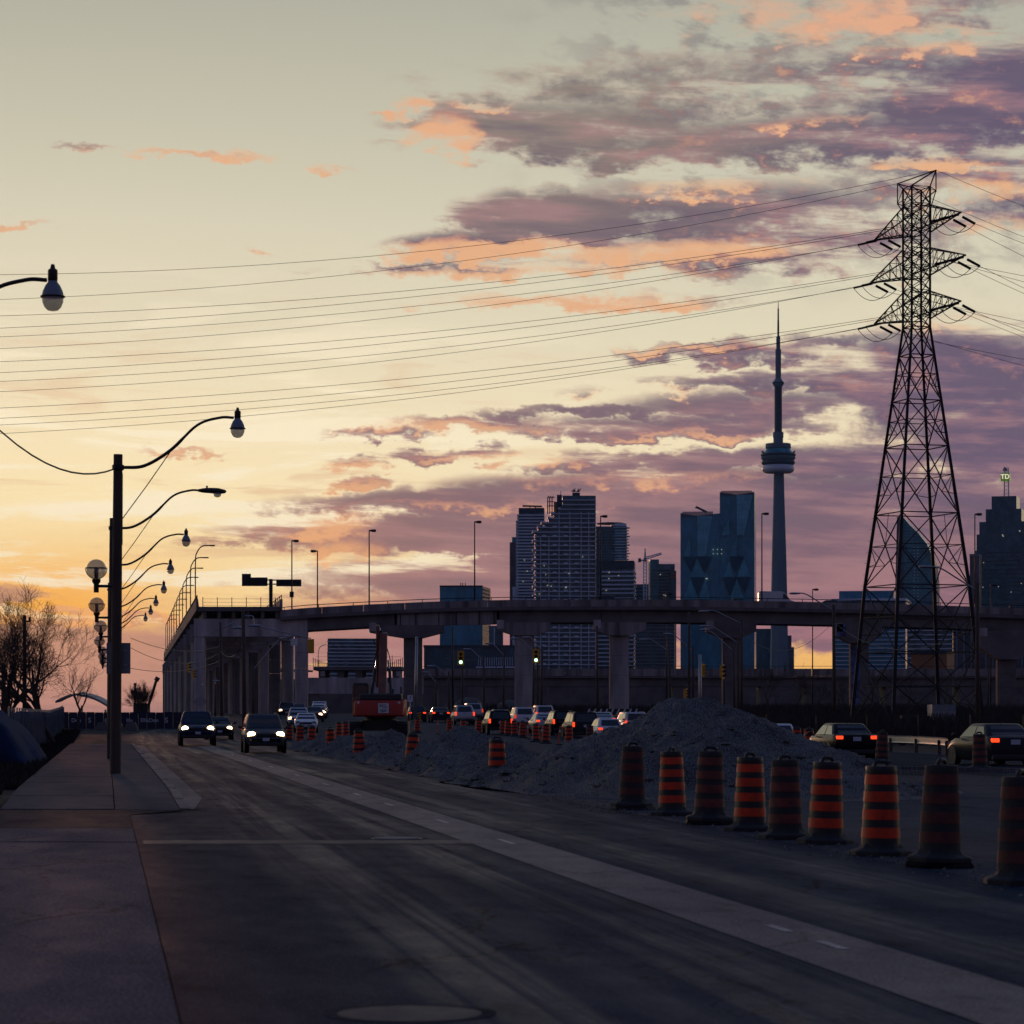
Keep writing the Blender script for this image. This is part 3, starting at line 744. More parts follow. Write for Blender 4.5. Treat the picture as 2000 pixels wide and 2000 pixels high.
# ================================================================== gravel heaps
def heap(label, cx, cy, rx, ry, h, seed, rot=0.0, sharp=1.15, segs=72, rings_=26, stones=160, big=False):
    t = thing('gravel_heap', label, 'gravel heap', (cx, cy, gz(cy)), 0, 'heaps of excavated gravel')
    m = MB(); rnd = random.Random(seed); ph = rnd.uniform(0, 50)
    def hgt(u, v):
        a = math.atan2(v, u); r = math.hypot(u, v)
        e = 1 + .16*mnoise.noise(Vector((math.cos(a)*1.3+ph, math.sin(a)*1.3, 2.0))) + .07*mnoise.noise(Vector((math.cos(a)*4+ph, math.sin(a)*4, 5.0)))
        q = min(1.0, r / e)
        z = h * (1 - q) ** sharp if q < 1 else 0.0
        x_, y_ = u*rx, v*ry
        k = min(1, (1-q)*6)
        z += k * h * (.16*mnoise.noise(Vector((x_*.55+ph, y_*.4, 1))) )
        z += k * (.11*abs(mnoise.noise(Vector((x_*4.2, y_*3.6, ph+1)))) + .07*abs(mnoise.noise(Vector((x_*9, y_*9, ph+4)))) + .03*mnoise.noise(Vector((x_*17, y_*17, ph))) + .20*abs(mnoise.noise(Vector((x_*.9+y_*.5, y_*.9, ph)))) + .10*abs(mnoise.noise(Vector((x_*2.0, y_*1.7+x_*.4, ph+9)))) + .10*mnoise.noise(Vector((x_*1.3+ph, y_*1.3, 3))) + .07*abs(mnoise.noise(Vector((x_*2.7+ph, y_*2.7, 7)))) + .05*mnoise.noise(Vector((x_*5.5, y_*5.5, ph))))
        return max(-.03, z)
    m.v.append((0, 0, hgt(0, 0)))
    for i in range(1, rings_ + 1):
        for k in range(segs):
            a = 2*math.pi*k/segs; r = 1.12*(i/rings_)**.9
            u, v = r*math.cos(a), r*math.sin(a)
            x_, y_ = u*rx, v*ry
            m.v.append((x_*math.cos(rot) - y_*math.sin(rot), x_*math.sin(rot) + y_*math.cos(rot), hgt(u, v) if i < rings_ else -.08))
    for k in range(segs): m.f.append((0, 1+k, 1+(k+1)%segs))
    for i in range(rings_ - 1):
        for k in range(segs):
            a = 1+i*segs; m.f.append((a+k, a+segs+k, a+segs+(k+1)%segs, a+(k+1)%segs))
    m.build('gravel', M['gravel'], t, True, False)
    s_ = MB()
    for _ in range(stones):
        a = rnd.uniform(0, 2*math.pi); r = rnd.random()**.33*1.06
        u, v = r*math.cos(a), r*math.sin(a); x_, y_ = u*rx, v*ry
        z = max(0, hgt(u, v)); q = rnd.choice((.03, .04, .05, .06, .09, .16 if big else .11)) * rnd.uniform(.7, 1.5)
        px_, py_ = x_*math.cos(rot) - y_*math.sin(rot), x_*math.sin(rot) + y_*math.cos(rot)
        o_ = len(s_.v)
        for d in ((1,0,0), (-.8,.2,.1), (.1,1,0), (0,-.9,.2), (.1,.1,.8), (0,0,-.8)):
            s_.v.append((px_ + d[0]*q*rnd.uniform(.7,1.3), py_ + d[1]*q*rnd.uniform(.7,1.3), z + d[2]*q*rnd.uniform(.4,.9) - q*.15))
        s_.f += [tuple(o_+i for i in f) for f in ((0,2,4), (2,1,4), (1,3,4), (3,0,4), (2,0,5), (1,2,5), (3,1,5), (0,3,5))]
    tag(s_.build('stones', M['gravel'], t, False, False), kind='stuff')
    return t
heap('largest gravel heap, standing behind the near drums', 4.35, 65.5, 5.0, 10.5, 2.0, 3, R(7), 1.0, 260, 100, 900, True)
heap('low spill of gravel at the left foot of the largest heap', 1.2, 68.5, 2.7, 5.2, .62, 5, R(8), 1.0, 130, 48, 420, True)
TP = 10.9
for i, (y, h, rx, ry, lb) in enumerate([(76, .80, 2.1, 3.6, 'gravel ridge mound next to the large heap, behind the lone drum'), (84.5, 1.22, 2.1, 4.2, 'peaked gravel mound right of the leaning drum'), (95, .72, 2.0, 4.2, 'low gravel mound behind the leaning drum'),
        (106, .92, 2.1, 4.6, 'gravel mound in front of the right excavator track'), (116, .80, 2.2, 4.6, 'gravel mound in front of the excavator'), (127, .58, 2.0, 4.6, 'gravel mound in front of the left excavator track'), (138, .45, 1.9, 5.0, 'last low gravel mound beside the row of drums')]):
    heap(lb, TP + RK*y - (0.1 if i > 3 else 0), y, rx, ry, h, 20+i, R(8), 1.0, 120, 44, 260)
# gravel strewn along the road edge
m = MB(); rnd = random.Random(12)
for _ in range(1500):
    y = 20 + 110*rnd.random()**1.6; x = line(L_EDGE)(y) + rnd.gauss(.35, .35); q = rnd.uniform(.008, .03); o_ = len(m.v)
    for d in ((1,0,0), (-1,0,0), (0,1,0), (0,-1,0), (0,0,.8)): m.v.append((x+d[0]*q*rnd.uniform(.6,1.3), y+d[1]*q*rnd.uniform(.6,1.3), .004+d[2]*q))
    m.f += [tuple(o_+i for i in f) for f in ((0,2,4), (2,1,4), (1,3,4), (3,0,4))]
tag(m.build('loose_gravel', M['gravel']), 'loose stones strewn along the right road edge', 'gravel', kind='stuff')
# timber / kerb edging on the right
m = MB()
for (a, b) in ((P(1690, 1492, 80), P(1850, 1508, 76)), (P(1735, 1494, 84), P(2010, 1502, 80))):
    a.z = .06; b.z = .06
    m.tube([a, b], .09, 4, twist=R(45))
    tag(m.build('edging_beam', M['gutter']), 'long pale edging beam lying on the gravel at right, ' + ('nearer' if a.y < 82 else 'farther') + ' of two', 'beam', 'edging beams'); m = MB()

# ================================================================== cars (local: +y forward, z up)
def rrect(x, y0, y1, z, c, n=3):
    """rounded rectangle ring: half width x, from y0 to y1"""
    out = []
    for (cx, cy, a0) in ((x-c, y1-c, 0), (-x+c, y1-c, 90), (-x+c, y0+c, 180), (x-c, y0+c, 270)):
        for k in range(n + 1):
            a = R(a0 + 90*k/n); out.append((cx + c*math.cos(a), cy + c*math.sin(a), z))
    return out
SPEC = {
 'sedan':   dict(L=4.65, W=.90, H=1.44, belt=.98, hood=.95, tail=1.04, zb=.22, g=(-1.95, 1.12, -1.15, .28), wr=.60, wy=1.38),
 'suv':     dict(L=4.55, W=.92, H=1.70, belt=1.06, hood=1.04, tail=1.06, zb=.30, g=(-2.18, 1.15, -1.85, .40), wr=.66, wy=1.36),
 'hatch':   dict(L=4.25, W=.88, H=1.50, belt=.98, hood=.95, tail=1.00, zb=.22, g=(-2.02, 1.15, -1.45, .30), wr=.62, wy=1.30),
 'minivan': dict(L=5.0, W=.98, H=1.78, belt=1.06, hood=1.02, tail=1.06, zb=.25, g=(-2.42, 1.65, -2.20, .75), wr=.74, wy=1.50),
 'pickup':  dict(L=5.5, W=.99, H=1.85, belt=1.18, hood=1.16, tail=1.12, zb=.40, g=(-.75, 1.15, -.55, .55), wr=.70, wy=1.75),
}
def make_car(kind, label):
    s = SPEC[kind]; L2 = s['L']/2; W = s['W']; zb = s['zb']
    t = thing('car' if kind != 'pickup' else 'pickup_truck', label, 'car' if kind != 'pickup' else 'pickup')
    gr0, gf0, gr1, gf1 = s['g']
    st = [(-L2, W*.84, zb+.16, s['tail']-.30), (-L2+.05, W*.93, zb+.06, s['tail']-.08), (-L2+.22, W*.98, zb, s['tail']), (gr0+.1, W, zb, max(s['tail'], s['belt'])), (0, W, zb-.02, s['belt']), (gf0-.1, W, zb, s['belt']-.0),
          (gf0+.25, W*.99, zb, s['hood']), (L2-.55, W*.97, zb, s['hood']-.09), (L2-.18, W*.90, zb+.02, s['hood']-.20), (L2-.04, W*.80, zb+.10, s['hood']-.34), (L2, W*.70, zb+.18, s['hood']-.48)]
    st = sorted(st, key=lambda q: q[0])
    m = MB(); rings = []
    for (y, w_, z0, z1) in st:
        c = .10
        rings.append([(-w_*.84, y, z0), (w_*.84, y, z0), (w_*.935, y, z0+.14), (w_*1.0, y, z0+.64*(z1-z0)), (w_*.955, y, z1-.10), (w_*.90, y, z1-.02), (w_*.5, y, z1+.02), (-w_*.5, y, z1+.02), (-w_*.90, y, z1-.02), (-w_*.955, y, z1-.10), (-w_*1.0, y, z0+.64*(z1-z0)), (-w_*.935, y, z0+.14)])
    m.loft(rings); m.build('body', M['paint_silver'], t, 'auto', False)
    # cabin
    H, wr, zb2 = s['H'], s['wr'], s['belt']-.05
    wb = W*.90
    m = MB(); c = .16
    lev = [(0, 0), (.55, .50), (.86, .84), (.97, .985), (1.0, 1.06)]
    rings = []
    for (kz, kp) in lev:
        x = wb + (wr - wb)*min(1, kp) - (.08 if kz == 1.0 else 0); y0 = gr0 + (gr1-gr0)*kp; y1 = gf0 + (gf1-gf0)*kp
        rings.append(rrect(x, y0, y1, zb2 + (H - zb2)*kz, c))
    m.loft(rings); m.build('cabin', M['paint_silver'], t, 'auto', False)
    # panes, a touch proud of the cabin
    def pt(side, a, k):
        """side 'f','b','l','r'; a along -1..1, k 0..1 up"""
        kp = k*.95 if k < .9 else k
        x = wb + (wr-wb)*k; y0 = gr0 + (gr1-gr0)*k; y1 = gf0 + (gf1-gf0)*k; z = zb2 + (H-zb2)*k
        e = .022
        if side == 'f': return (x*a*.90, y1+e, z+e*.3)
        if side == 'b': return (x*a*.90, y0-e, z+e*.3)
        yy = y0 + (y1-y0)*(a+1)/2
        return ((x+e) * (1 if side == 'r' else -1), yy, z)
    def pane(name, side, a0, a1, k0, k1, b0=None, b1=None):
        m = MB(); b0 = a0 if b0 is None else b0; b1 = a1 if b1 is None else b1
        g_ = [[pt(side, (a0+(a1-a0)*i/4)*(1-j/3) + (b0+(b1-b0)*i/4)*(j/3), k0+(k1-k0)*j/3) for i in range(5)] for j in range(4)]
        m.v = [p for r_ in g_ for p in r_]
        m.f = [(j*5+i, j*5+i+1, (j+1)*5+i+1, (j+1)*5+i) for j in range(3) for i in range(4)]
        m.build(name, M['car_glass'], t, False, False)
    pane('windshield', 'f', -.93, .93, .12, .86); pane('rear_window', 'b', -.88, .88, .20 if kind in ('sedan', 'hatch') else .16, .84)
    sp = -.08 if kind != 'minivan' else -.25
    for sd in ('l', 'r'):
        pane('side_window', sd, sp+.04, .82, .15, .82, sp+.04, .80); pane('side_window', sd, -.82, sp-.04, .15, .82, -.78, sp-.04)
        if kind == 'minivan': pass
    # wheels
    wr_ = .33 if kind not in ('pickup', 'suv') else .37
    for sx in (-1, 1):
        for wy in (-s['wy'], s['wy']):
            R90 = Matrix.Translation((sx*(W-.11), wy, wr_)) @ Matrix.Rotation(R(90), 4, 'Y')
            m = MB(); m.lathe([(wr_*.62, -.105), (wr_*.93, -.11), (wr_, -.08), (wr_, .08), (wr_*.93, .11), (wr_*.62, .105)], 18, m=R90); wo_ = m.build('wheel', M['tyre'], t, 'auto', False)
            m = MB(); m.lathe([(wr_*.62, -.09), (wr_*.60, -.10), (wr_*.25, -.085), (.03, -.11), (.03, .11), (wr_*.25, .085), (wr_*.60, .10), (wr_*.62, .09)], 12, m=R90); m.build('rim', M['rim'], wo_, False, False)
            m = MB(); m.lathe([(wr_*1.14, -.03), (wr_*1.14, .03)], 18, m=Matrix.Translation((sx*(W-.028), wy, wr_+.02)) @ Matrix.Rotation(R(90), 4, 'Y')); m.build('wheel_arch', M['trim'], t, False, False)
    # lamps
    zl = s['hood']-.24; zt = s['tail']-.16
    for sx in (-1, 1):
        m = MB(); xx = sx*W*.68
        m.lathe([(.165, 0), (.16, .05), (.07, .095)], 14, m=Matrix.Translation((xx, L2-.20, zl)) @ Matrix.Rotation(R(-90), 4, 'X') @ Matrix.Diagonal((1.1, .85, 1, 1))); m.build('headlight', M['headlight'], t, True, False)
        m = MB()
        if kind in ('suv', 'minivan'): m.box(xx+sx*.10, xx+sx*.24, -L2+.0, -L2+.12, zt-.10, zt+.22)
        else: m.box(min(xx-sx*.06, xx+sx*.20), max(xx-sx*.06, xx+sx*.20), -L2-.012, -L2+.14, zt-.05, zt+.08)
        m.build('tail_light', M['tail'], t, False, False, bevel=.02)
        m = MB(); m.tube([(sx*W*.95, gf0-.38, s['belt']-.02), (sx*(W+.10), gf0-.36, s['belt']+.03)], .035, 6)
        m.lathe([(.02, -.07), (.085, -.05), (.09, .03), (.05, .06)], 10, m=Matrix.Translation((sx*(W+.13), gf0-.36, s['belt']+.07)) @ Matrix.Rotation(R(-90), 4, 'X') @ Matrix.Diagonal((1.15, .8, 1, 1))); m.build('mirror', M['trim'], t, 'auto', False)
    m = MB(); m.box(-.15, .15, L2-.01, L2+.012, zb+.22, zb+.36); m.build('number_plate', M['plate'], t, False, False)
    m = MB(); m.box(-.16, .16, -L2-.02, -L2+.01, zt-.12, zt+.04); m.build('number_plate', M['plate'], t, False, False)
    m = MB(); m.box(-W*.5, W*.5, L2-.14, L2+.004, zl-.10, zl+.05); m.build('grille', M['trim'], t, False, False, bevel=.03)
    m = MB(); m.box(-W*.82, W*.82, L2-.30, L2+.0, zb+.02, zb+.20); m.box(-W*.86, W*.86, -L2-.03, -L2+.2, zb+.02, zb+.22); m.build('bumper_trim', M['trim'], t, False, False, bevel=.05)
    if kind == 'sedan':
        m = MB(); m.box(-.16, .16, gr1-.40, gr1-.36, s['belt']+.10, s['belt']+.135); m.build('brake_lamp', M['tail'], t, False, False)
    if kind in ('suv', 'minivan'):
        for sx in (-1, 1):
            m = MB(); m.tube([(sx*wr*.9, gr1+.2, H+.03), (sx*wr*.9, gf1-.3, H+.03)], .02, 5); m.build('roof_rail', M['trim'], t, False, False)
    if kind == 'pickup':
        m = MB(); m.box(-W*.93, -W*.86, -2.7, -.8, 1.1, 1.20); m.box(W*.86, W*.93, -2.7, -.8, 1.1, 1.20); m.build('bed_rail', M['trim'], t, False, False)
    m = MB(); m.tube([(0, gr1+.25, H), (0, gr1+.1, H+.22)], .008, 4); m.build('antenna', M['trim'], t, False, False)
    return t
protos = {k: [make_car(k, 'x'), False] for k in SPEC}
def car(kind, px, D, paint, label, group, head, lift=0.0, oncoming=False, tail=None, hl=None):
    p = protos[kind]
    o = place(p[0], p[1], (XP(px, D), D, gz(D) + .008 + lift), R(head) + (math.pi if oncoming else 0), label, group); p[1] = True
    repaint(o, 'body', M['paint_' + paint]); repaint(o, 'cabin', M['paint_' + paint])
    repaint(o, 'headlight', M[hl or ('headlight' if oncoming else 'grey_metal')])
    repaint(o, 'tail_light', M[tail or ('tail' if not oncoming else 'tail_dim')])
    return o
ON, AW = 'cars coming towards the camera', 'cars queueing away under the elevated road'
car('suv', 514, 123, 'grey', 'grey suv driving towards the camera with both headlights on', ON, 8.4, oncoming=True)
car('pickup', 384, 151, 'navy', 'dark pickup with headlights on, leftmost of the oncoming vehicles', ON, 8.0, oncoming=True)
car('sedan', 427, 178, 'dark', 'dark sedan half hidden behind the oncoming pickup', ON, 8.0, oncoming=True, hl='headlight_dim')
car('suv', 583, 225, 'silver', 'silver suv behind the drums, right of the grey suv', ON, 4, oncoming=True, hl='headlight_dim')
car('sedan', 598, 208, 'white', 'low white sedan in front of the silver suv behind the drums', ON, 4, oncoming=True, hl='grey_metal')
car('sedan', 614, 262, 'dark', 'dark sedan right of the silver suv in the oncoming queue', ON, 3, oncoming=True, hl='headlight_dim')
car('hatch', 622, 292, 'silver', 'silver hatchback in front of the tall white van in the oncoming queue', ON, 3, oncoming=True)
car('minivan', 624, 322, 'white', 'tall white van at the back of the oncoming queue', ON, 3, oncoming=True)
car('suv', 560, 300, 'dark', 'dark suv farthest left at the back of the oncoming queue', ON, 4, oncoming=True, hl='headlight_dim')
car('hatch', 584, 335, 'grey', 'grey hatchback behind the dark suv at the portal pier', ON, 4, oncoming=True, hl='grey_metal')
car('hatch', 813, 262, 'dark', 'dark hatchback beside the excavator, mostly hidden', AW, 5)
car('sedan', 858, 258, 'dark', 'dark sedan in front of the pale mound right of the excavator', AW, 6)
car('suv', 903, 245, 'silver', 'silver hatchback-like suv under the left green signal', AW, 7)
car('suv', 922, 276, 'silver', 'second silver suv just ahead under the left green signal', AW, 7, tail='tail_dim')
car('suv', 970, 200, 'black', 'black suv with lit tail lights between two pairs of drums', AW, 8)
car('sedan', 975, 235, 'grey', 'grey sedan hidden ahead of the black suv', AW, 8)
car('suv', 1018, 226, 'white', 'white suv before the first concrete pier', AW, 8, tail='tail_dim')
car('suv', 1058, 243, 'white', 'white suv ahead of the silver sedan', AW, 8)
car('sedan', 1060, 205, 'silver', 'silver sedan behind the drums at the first pier', AW, 8)
car('suv', 1094, 196, 'black', 'black suv half hidden left of the minivan', AW, 8)
car('minivan', 1133, 186, 'dark', 'dark minivan with a wide rear window beside the big heap', AW, 8, -.1)
car('sedan', 1172, 215, 'silver', 'silver sedan ahead of the white hatchback', AW, 8)
car('hatch', 1182, 178, 'white', 'white hatchback behind the left slope of the big heap', AW, 8, -.18)
car('minivan', 1232, 215, 'white', 'white van roof showing over the big heap', AW, 8, -.35)
car('hatch', 1508, 130, 'white', 'white hatchback behind the right slope of the big heap', AW, 7, -.25)
car('sedan', 1642, 109, 'black', 'black sedan braking, right of the big heap', AW, 9, -.10, tail='tail')
car('sedan', 1936, 93, 'dark', 'dark grey sedan at the right edge with lit tail lamps', AW, 10, -.06)

# ================================================================== excavator seen from behind
D = 160.0; ex0 = XP(743, D); egz = .35
t = thing('excavator', 'red tracked excavator with its boom raised, parked behind the gravel mounds', 'excavator', (ex0, D, egz))
def xb(name, x0, x1, y0, y1, z0, z1, m_, par=None, bev=.0): 
    m = MB(); m.box(x0, x1, y0, y1, z0, z1); return m.build(name, m_, par or t, False, False, bevel=bev)
for sx in (-1, 1):
    prof = [(-2.0, .12), (-1.7, 0), (1.7, 0), (2.0, .12), (2.12, .45), (2.0, .82), (1.7, .95), (-1.7, .95), (-2.0, .82), (-2.12, .45)]
    m = MB(); xa, xc = sx*1.05, sx*1.65
    m.prism_x(prof, min(xa, xc), max(xa, xc)); tr = m.build('track', M['machine_dark'], t, False, False)
    for i in range(9):
        z = .06 + i*.10
        m = MB(); m.box(min(xa, xc)-.02, max(xa, xc)+.02, -2.17 + abs(i-4)*.018, -2.06, z, z+.06); m.build('track_shoe', M['steel_dark'], tr, False, False)
xb('undercarriage', -1.0, 1.0, -1.2, 1.2, .4, 1.0, M['machine_dark'])
m = MB(); m.lathe([(.9, 1.0), (.9, 1.22)], 20); m.build('slew_ring', M['machine_dark'], t, False, False)
# counterweight: rounded slab
m = MB(); ring = []
for z, k in ((1.22, .96), (1.30, 1.0), (2.0, 1.0), (2.14, .97)):
    ring.append([(x*k, y*k if y < 0 else y, z) for x, y in ((-1.5, -.9), (-1.5, -1.7), (-1.38, -2.0), (-1.0, -2.18), (0, -2.24), (1.0, -2.18), (1.38, -2.0), (1.5, -1.7), (1.5, -.9))])
m.loft(ring); cw = m.build('counterweight', M['machine_red'], t, 'auto', False)
for sx in (-1, 1): xb('lamp_square', sx*1.16-.07, sx*1.16+.07, -2.125 , -2.09, 1.96, 2.08, M['white_paint'], cw)
sg = xb('sign_plate', -.02, .58, -2.265, -2.24, 1.42, 1.98, M['white_paint'], cw)
M['ink'] = mat('sign_ink', (.02, .02, .025), .6, var=0)
lettering('PCL', .27, (.28, -2.268, 1.80), (R(90), 0, 0), M['ink'], cw, .002, 'lettering', sx=1.0)
for z, w_ in ((1.60, .40), (1.55, .40), (1.50, .32)): xb('text_line', .28-w_/2, .28+w_/2, -2.270, -2.262, z-.012, z+.012, M['ink'], cw)
xb('engine_hood', -1.1, 1.3, -2.0, -.1, 2.14, 2.52, M['machine_dark'], None, .08)
xb('side_body', -1.52, -1.0, -1.8, 1.5, 1.22, 2.3, M['machine_orange'], None, .05)
xb('side_body', 1.0, 1.48, -1.4, 1.4, 1.22, 2.2, M['machine_red'], None, .05)
cb = xb('cab', -1.62, -.72, .2, 1.9, 1.25, 3.18, M['machine_dark'], None, .08)
xb('window', -1.52, -.82, .17, .185, 2.25, 3.02, M['car_glass'], cb); xb('window', -1.645, -1.63, .4, 1.7, 2.1, 3.02, M['car_glass'], cb)
xb('grab_rail', -1.60, -1.54, .08, .14, 1.5, 3.1, M['machine_orange'], cb)
# boom rising behind, stick folding forward
def slab_arm(name, pts, wid, th, m_):
    m = MB(); rings = []
    for (y, z, h) in pts: rings.append([(wid[0], y-h/2, z), (wid[1], y-h/2, z), (wid[1], y+h/2, z+.1), (wid[0], y+h/2, z+.1)])
    m.loft(rings); return m.build(name, m_, t, False, False, bevel=.04)
slab_arm('boom', [(1.2, 2.1, .7), (1.9, 3.4, .8), (2.6, 4.6, .8), (2.9, 5.4, .6), (3.0, 6.1, .4)], (-.18, .26), .5, M['machine_orange'])
slab_arm('stick', [(3.5, 2.9, .3), (3.3, 4.4, .45), (3.1, 5.8, .5), (3.0, 6.55, .35)], (-.40, -.20), .4, M['machine_orange'])
m = MB(); m.tube([(-.05, 3.2, 4.8), (-.12, 3.1, 6.3)], .10, 8); cy = m.build('cylinder', M['machine_dark'], t, 'auto', False)
m = MB(); m.tube([(-.13, 3.1, 5.6), (-.2, 3.1, 6.45)], .06, 8); m.build('rod', M['chrome'], cy, True, False)
for sx in (-.62, .62):
    m = MB(); m.tube([(sx, .9, 1.9), (sx*.7, 2.2, 4.0)], .09, 8); cy = m.build('cylinder', M['machine_dark'], t, 'auto', False)
    m = MB(); m.tube([(sx*.75, 1.8, 3.2), (sx*.55, 2.5, 4.5)], .055, 8); m.build('rod', M['chrome'], cy, True, False)
m = MB(); m.tube(curve_pts([(-.34, 2.2, 3.0), (-.5, 2.6, 4.2), (-.36, 3.0, 5.2), (-.55, 3.0, 5.7)], 5), .03, 5); m.tube(curve_pts([(.34, 2.2, 3.2), (.45, 2.7, 4.4), (.2, 3.0, 5.4)], 5), .03, 5); tag(m.build('hose', M['black'], t, False, False))
m = MB(); m.prism_x([(3.2, 1.0), (3.9, 1.0), (4.2, 1.6), (3.9, 2.4), (3.4, 2.6), (3.3, 1.8)], -.9, .5); m.build('bucket', M['machine_dark'], t, False, False, bevel=.04)
m = MB(); m.tube([(1.2, -.8, 2.5), (1.2, -.8, 2.95), (1.2, .3, 2.95), (1.2, .3, 2.5)], .025, 5); m.build('grab_rail', M['machine_dark'], t, False, False)
m = MB(); m.tube([(.75, -.9, 2.5), (.75, -.9, 2.8)], .07, 8); m.build('exhaust', M['machine_dark'], t, False, False)

# ================================================================== elevated ramp crossing the view
def interp(tab, x):
    if x <= tab[0][0]: return tab[0][1]
    for (a, za), (b, zb) in zip(tab, tab[1:]):
        if x <= b: return za + (zb - za) * (x - a) / (b - a)
    return tab[-1][1]
DR = 400.0
RT = [(XP(p, DR), ZP(y, DR)) for p, y in ((545, 1192), (600, 1187), (730, 1180), (857, 1174.5), (1000, 1171.5), (1300, 1171), (1500, 1174), (1700, 1178), (2000, 1188), (2600, 1206))]
def rtop(x): return interp(RT, x)
rx0, rx1 = XP(548, DR), 150.0
rv = thing('elevated_ramp', 'dark concrete elevated road crossing the view on hammerhead piers', 'elevated road', (0, DR, gz(DR)))
def run(name, prof, xs, material, parent, smooth=False):
    """profile of (dy, dz below the parapet top) swept along the ramp"""
    m = MB(); m.loft([[(x, DR + dy, rtop(x) + dz) for dy, dz in prof] for x in xs]); return m.build(name, material, parent, smooth)
xs = [rx0 + i * 4.0 for i in range(int((rx1 - rx0) / 4) + 1)]
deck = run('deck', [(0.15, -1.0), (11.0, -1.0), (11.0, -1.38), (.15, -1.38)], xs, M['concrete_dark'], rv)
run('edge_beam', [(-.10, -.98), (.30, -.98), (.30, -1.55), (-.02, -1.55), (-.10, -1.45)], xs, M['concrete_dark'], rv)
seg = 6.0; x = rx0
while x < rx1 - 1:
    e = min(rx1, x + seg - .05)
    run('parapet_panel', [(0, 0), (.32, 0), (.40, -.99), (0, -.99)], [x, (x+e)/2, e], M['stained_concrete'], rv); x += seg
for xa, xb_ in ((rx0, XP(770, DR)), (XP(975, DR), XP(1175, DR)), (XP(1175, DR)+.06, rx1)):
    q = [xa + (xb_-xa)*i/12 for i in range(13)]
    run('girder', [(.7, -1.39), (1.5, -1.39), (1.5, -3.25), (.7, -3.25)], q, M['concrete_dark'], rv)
q = [XP(775, DR) + (XP(970, DR)-XP(775, DR))*i/8 for i in range(9)]
gd = run('girder', [(.5, -1.56), (.7, -1.56), (.7, -3.5), (.5, -3.5)], q, M['stained_concrete'], rv); gd['label'] = 'paler steel plate girder with upright stiffeners'
for px in (782, 812, 857, 891, 936, 965):
    m = MB(); x = XP(px, DR); m.box(x-.06, x+.06, DR+.36, DR+.5, rtop(x)-3.45, rtop(x)-1.57); m.build('stiffener', M['steel_dark'], gd)
q = xs
for dy in (3.6, 6.6, 9.6): run('girder', [(dy, -1.39), (dy+.8, -1.39), (dy+.8, -3.2), (dy, -3.2)], q, M['concrete_dark'], rv)
# handrail
m = MB(); m.tube([(x, DR+.18, rtop(x)+.38) for x in xs], .06, 5); rl = m.build('handrail', M['steel_dark'], rv)
x = rx0 + .5
while x < rx1:
    m = MB(); m.box(x-.05, x+.05, DR+.12, DR+.24, rtop(x)-.02, rtop(x)+.38); m.build('rail_post', M['steel_dark'], rl); x += 5.0
# hammerhead piers: (column px pair, cap px pair, cap y pair)
for (c0, c1, a0, a1, y1, y2, mt) in ((788, 824, 722, 866, 1216, 1246, 'concrete_dark'), (1005, 1044, 971, 1076, 1207, 1241, 'concrete'), (1191, 1229, 1160, 1262, 1207, 1241, 'concrete'), (1412, 1448, 1380, 1477, 1210, 1246, 'concrete_dark'), (1662, 1698, 1633, 1722, 1217, 1256, 'concrete_dark'), (1950, 1986, 1914, 2040, 1229, 1288, 'concrete_dark')):
    xc0, xc1, xa0, xa1 = XP(c0, DR), XP(c1, DR), XP(a0, DR), XP(a1, DR)
    zt, zb_ = rtop((xc0+xc1)/2) - 3.27, ZP(y2, DR); g0 = gz(DR) - .2
    m = MB(); w_ = xc1 - xc0; ch = .35
    oct_ = [(xc0, .4+ch), (xc0+ch, .4), (xc1-ch, .4), (xc1, .4+ch), (xc1, 2.6-ch), (xc1-ch, 2.6), (xc0+ch, 2.6), (xc0, 2.6-ch)]
    col = None; nlift = 4
    for k in range(nlift):
        za, zc = g0 + (zb_-g0)*k/nlift, g0 + (zb_-g0)*(k+1)/nlift - .03
        m = MB(); m.loft([[(x, DR+y, za) for x, y in oct_], [(x, DR+y, zc) for x, y in oct_]]); o = m.build('pier_lift', M[mt], col or rv)
        if col is None: o.name = 'pier'; col = o
    m = MB(); h_ = (zt - zb_)
    m.prism([(xc0-.1, zb_), (xc1+.1, zb_), (xa1, zb_ + h_*.42), (xa1, zt), (xa0, zt), (xa0, zb_ + h_*.42)], DR-.3, DR+3.2); m.build('pier_cap', M['stained_concrete' if mt == 'concrete' else mt], rv)
    m = MB(); m.box(xa0-.06, xa0+1.0, DR-.36, DR+3.0, zt-.9, zt+.35); m.build('end_block', M['concrete'], rv)
# graffiti on the pier by the lattice tower
M['graffiti'] = mat('graffiti_blue', (.10, .14, .30), .6, var=.9, scale=.9, detail=3)
m = MB(); m.box(XP(1663, DR), XP(1680, DR), DR+.36, DR+.398, ZP(1385, DR), ZP(1262, DR)); m.build('graffiti_panel', M['graffiti'], rv)
m = MB(); m.box(XP(1634, DR), XP(1652, DR), DR-.36, DR-.34, ZP(1243, DR), ZP(1219, DR)); m.build('graffiti_panel', M['graffiti'], rv)

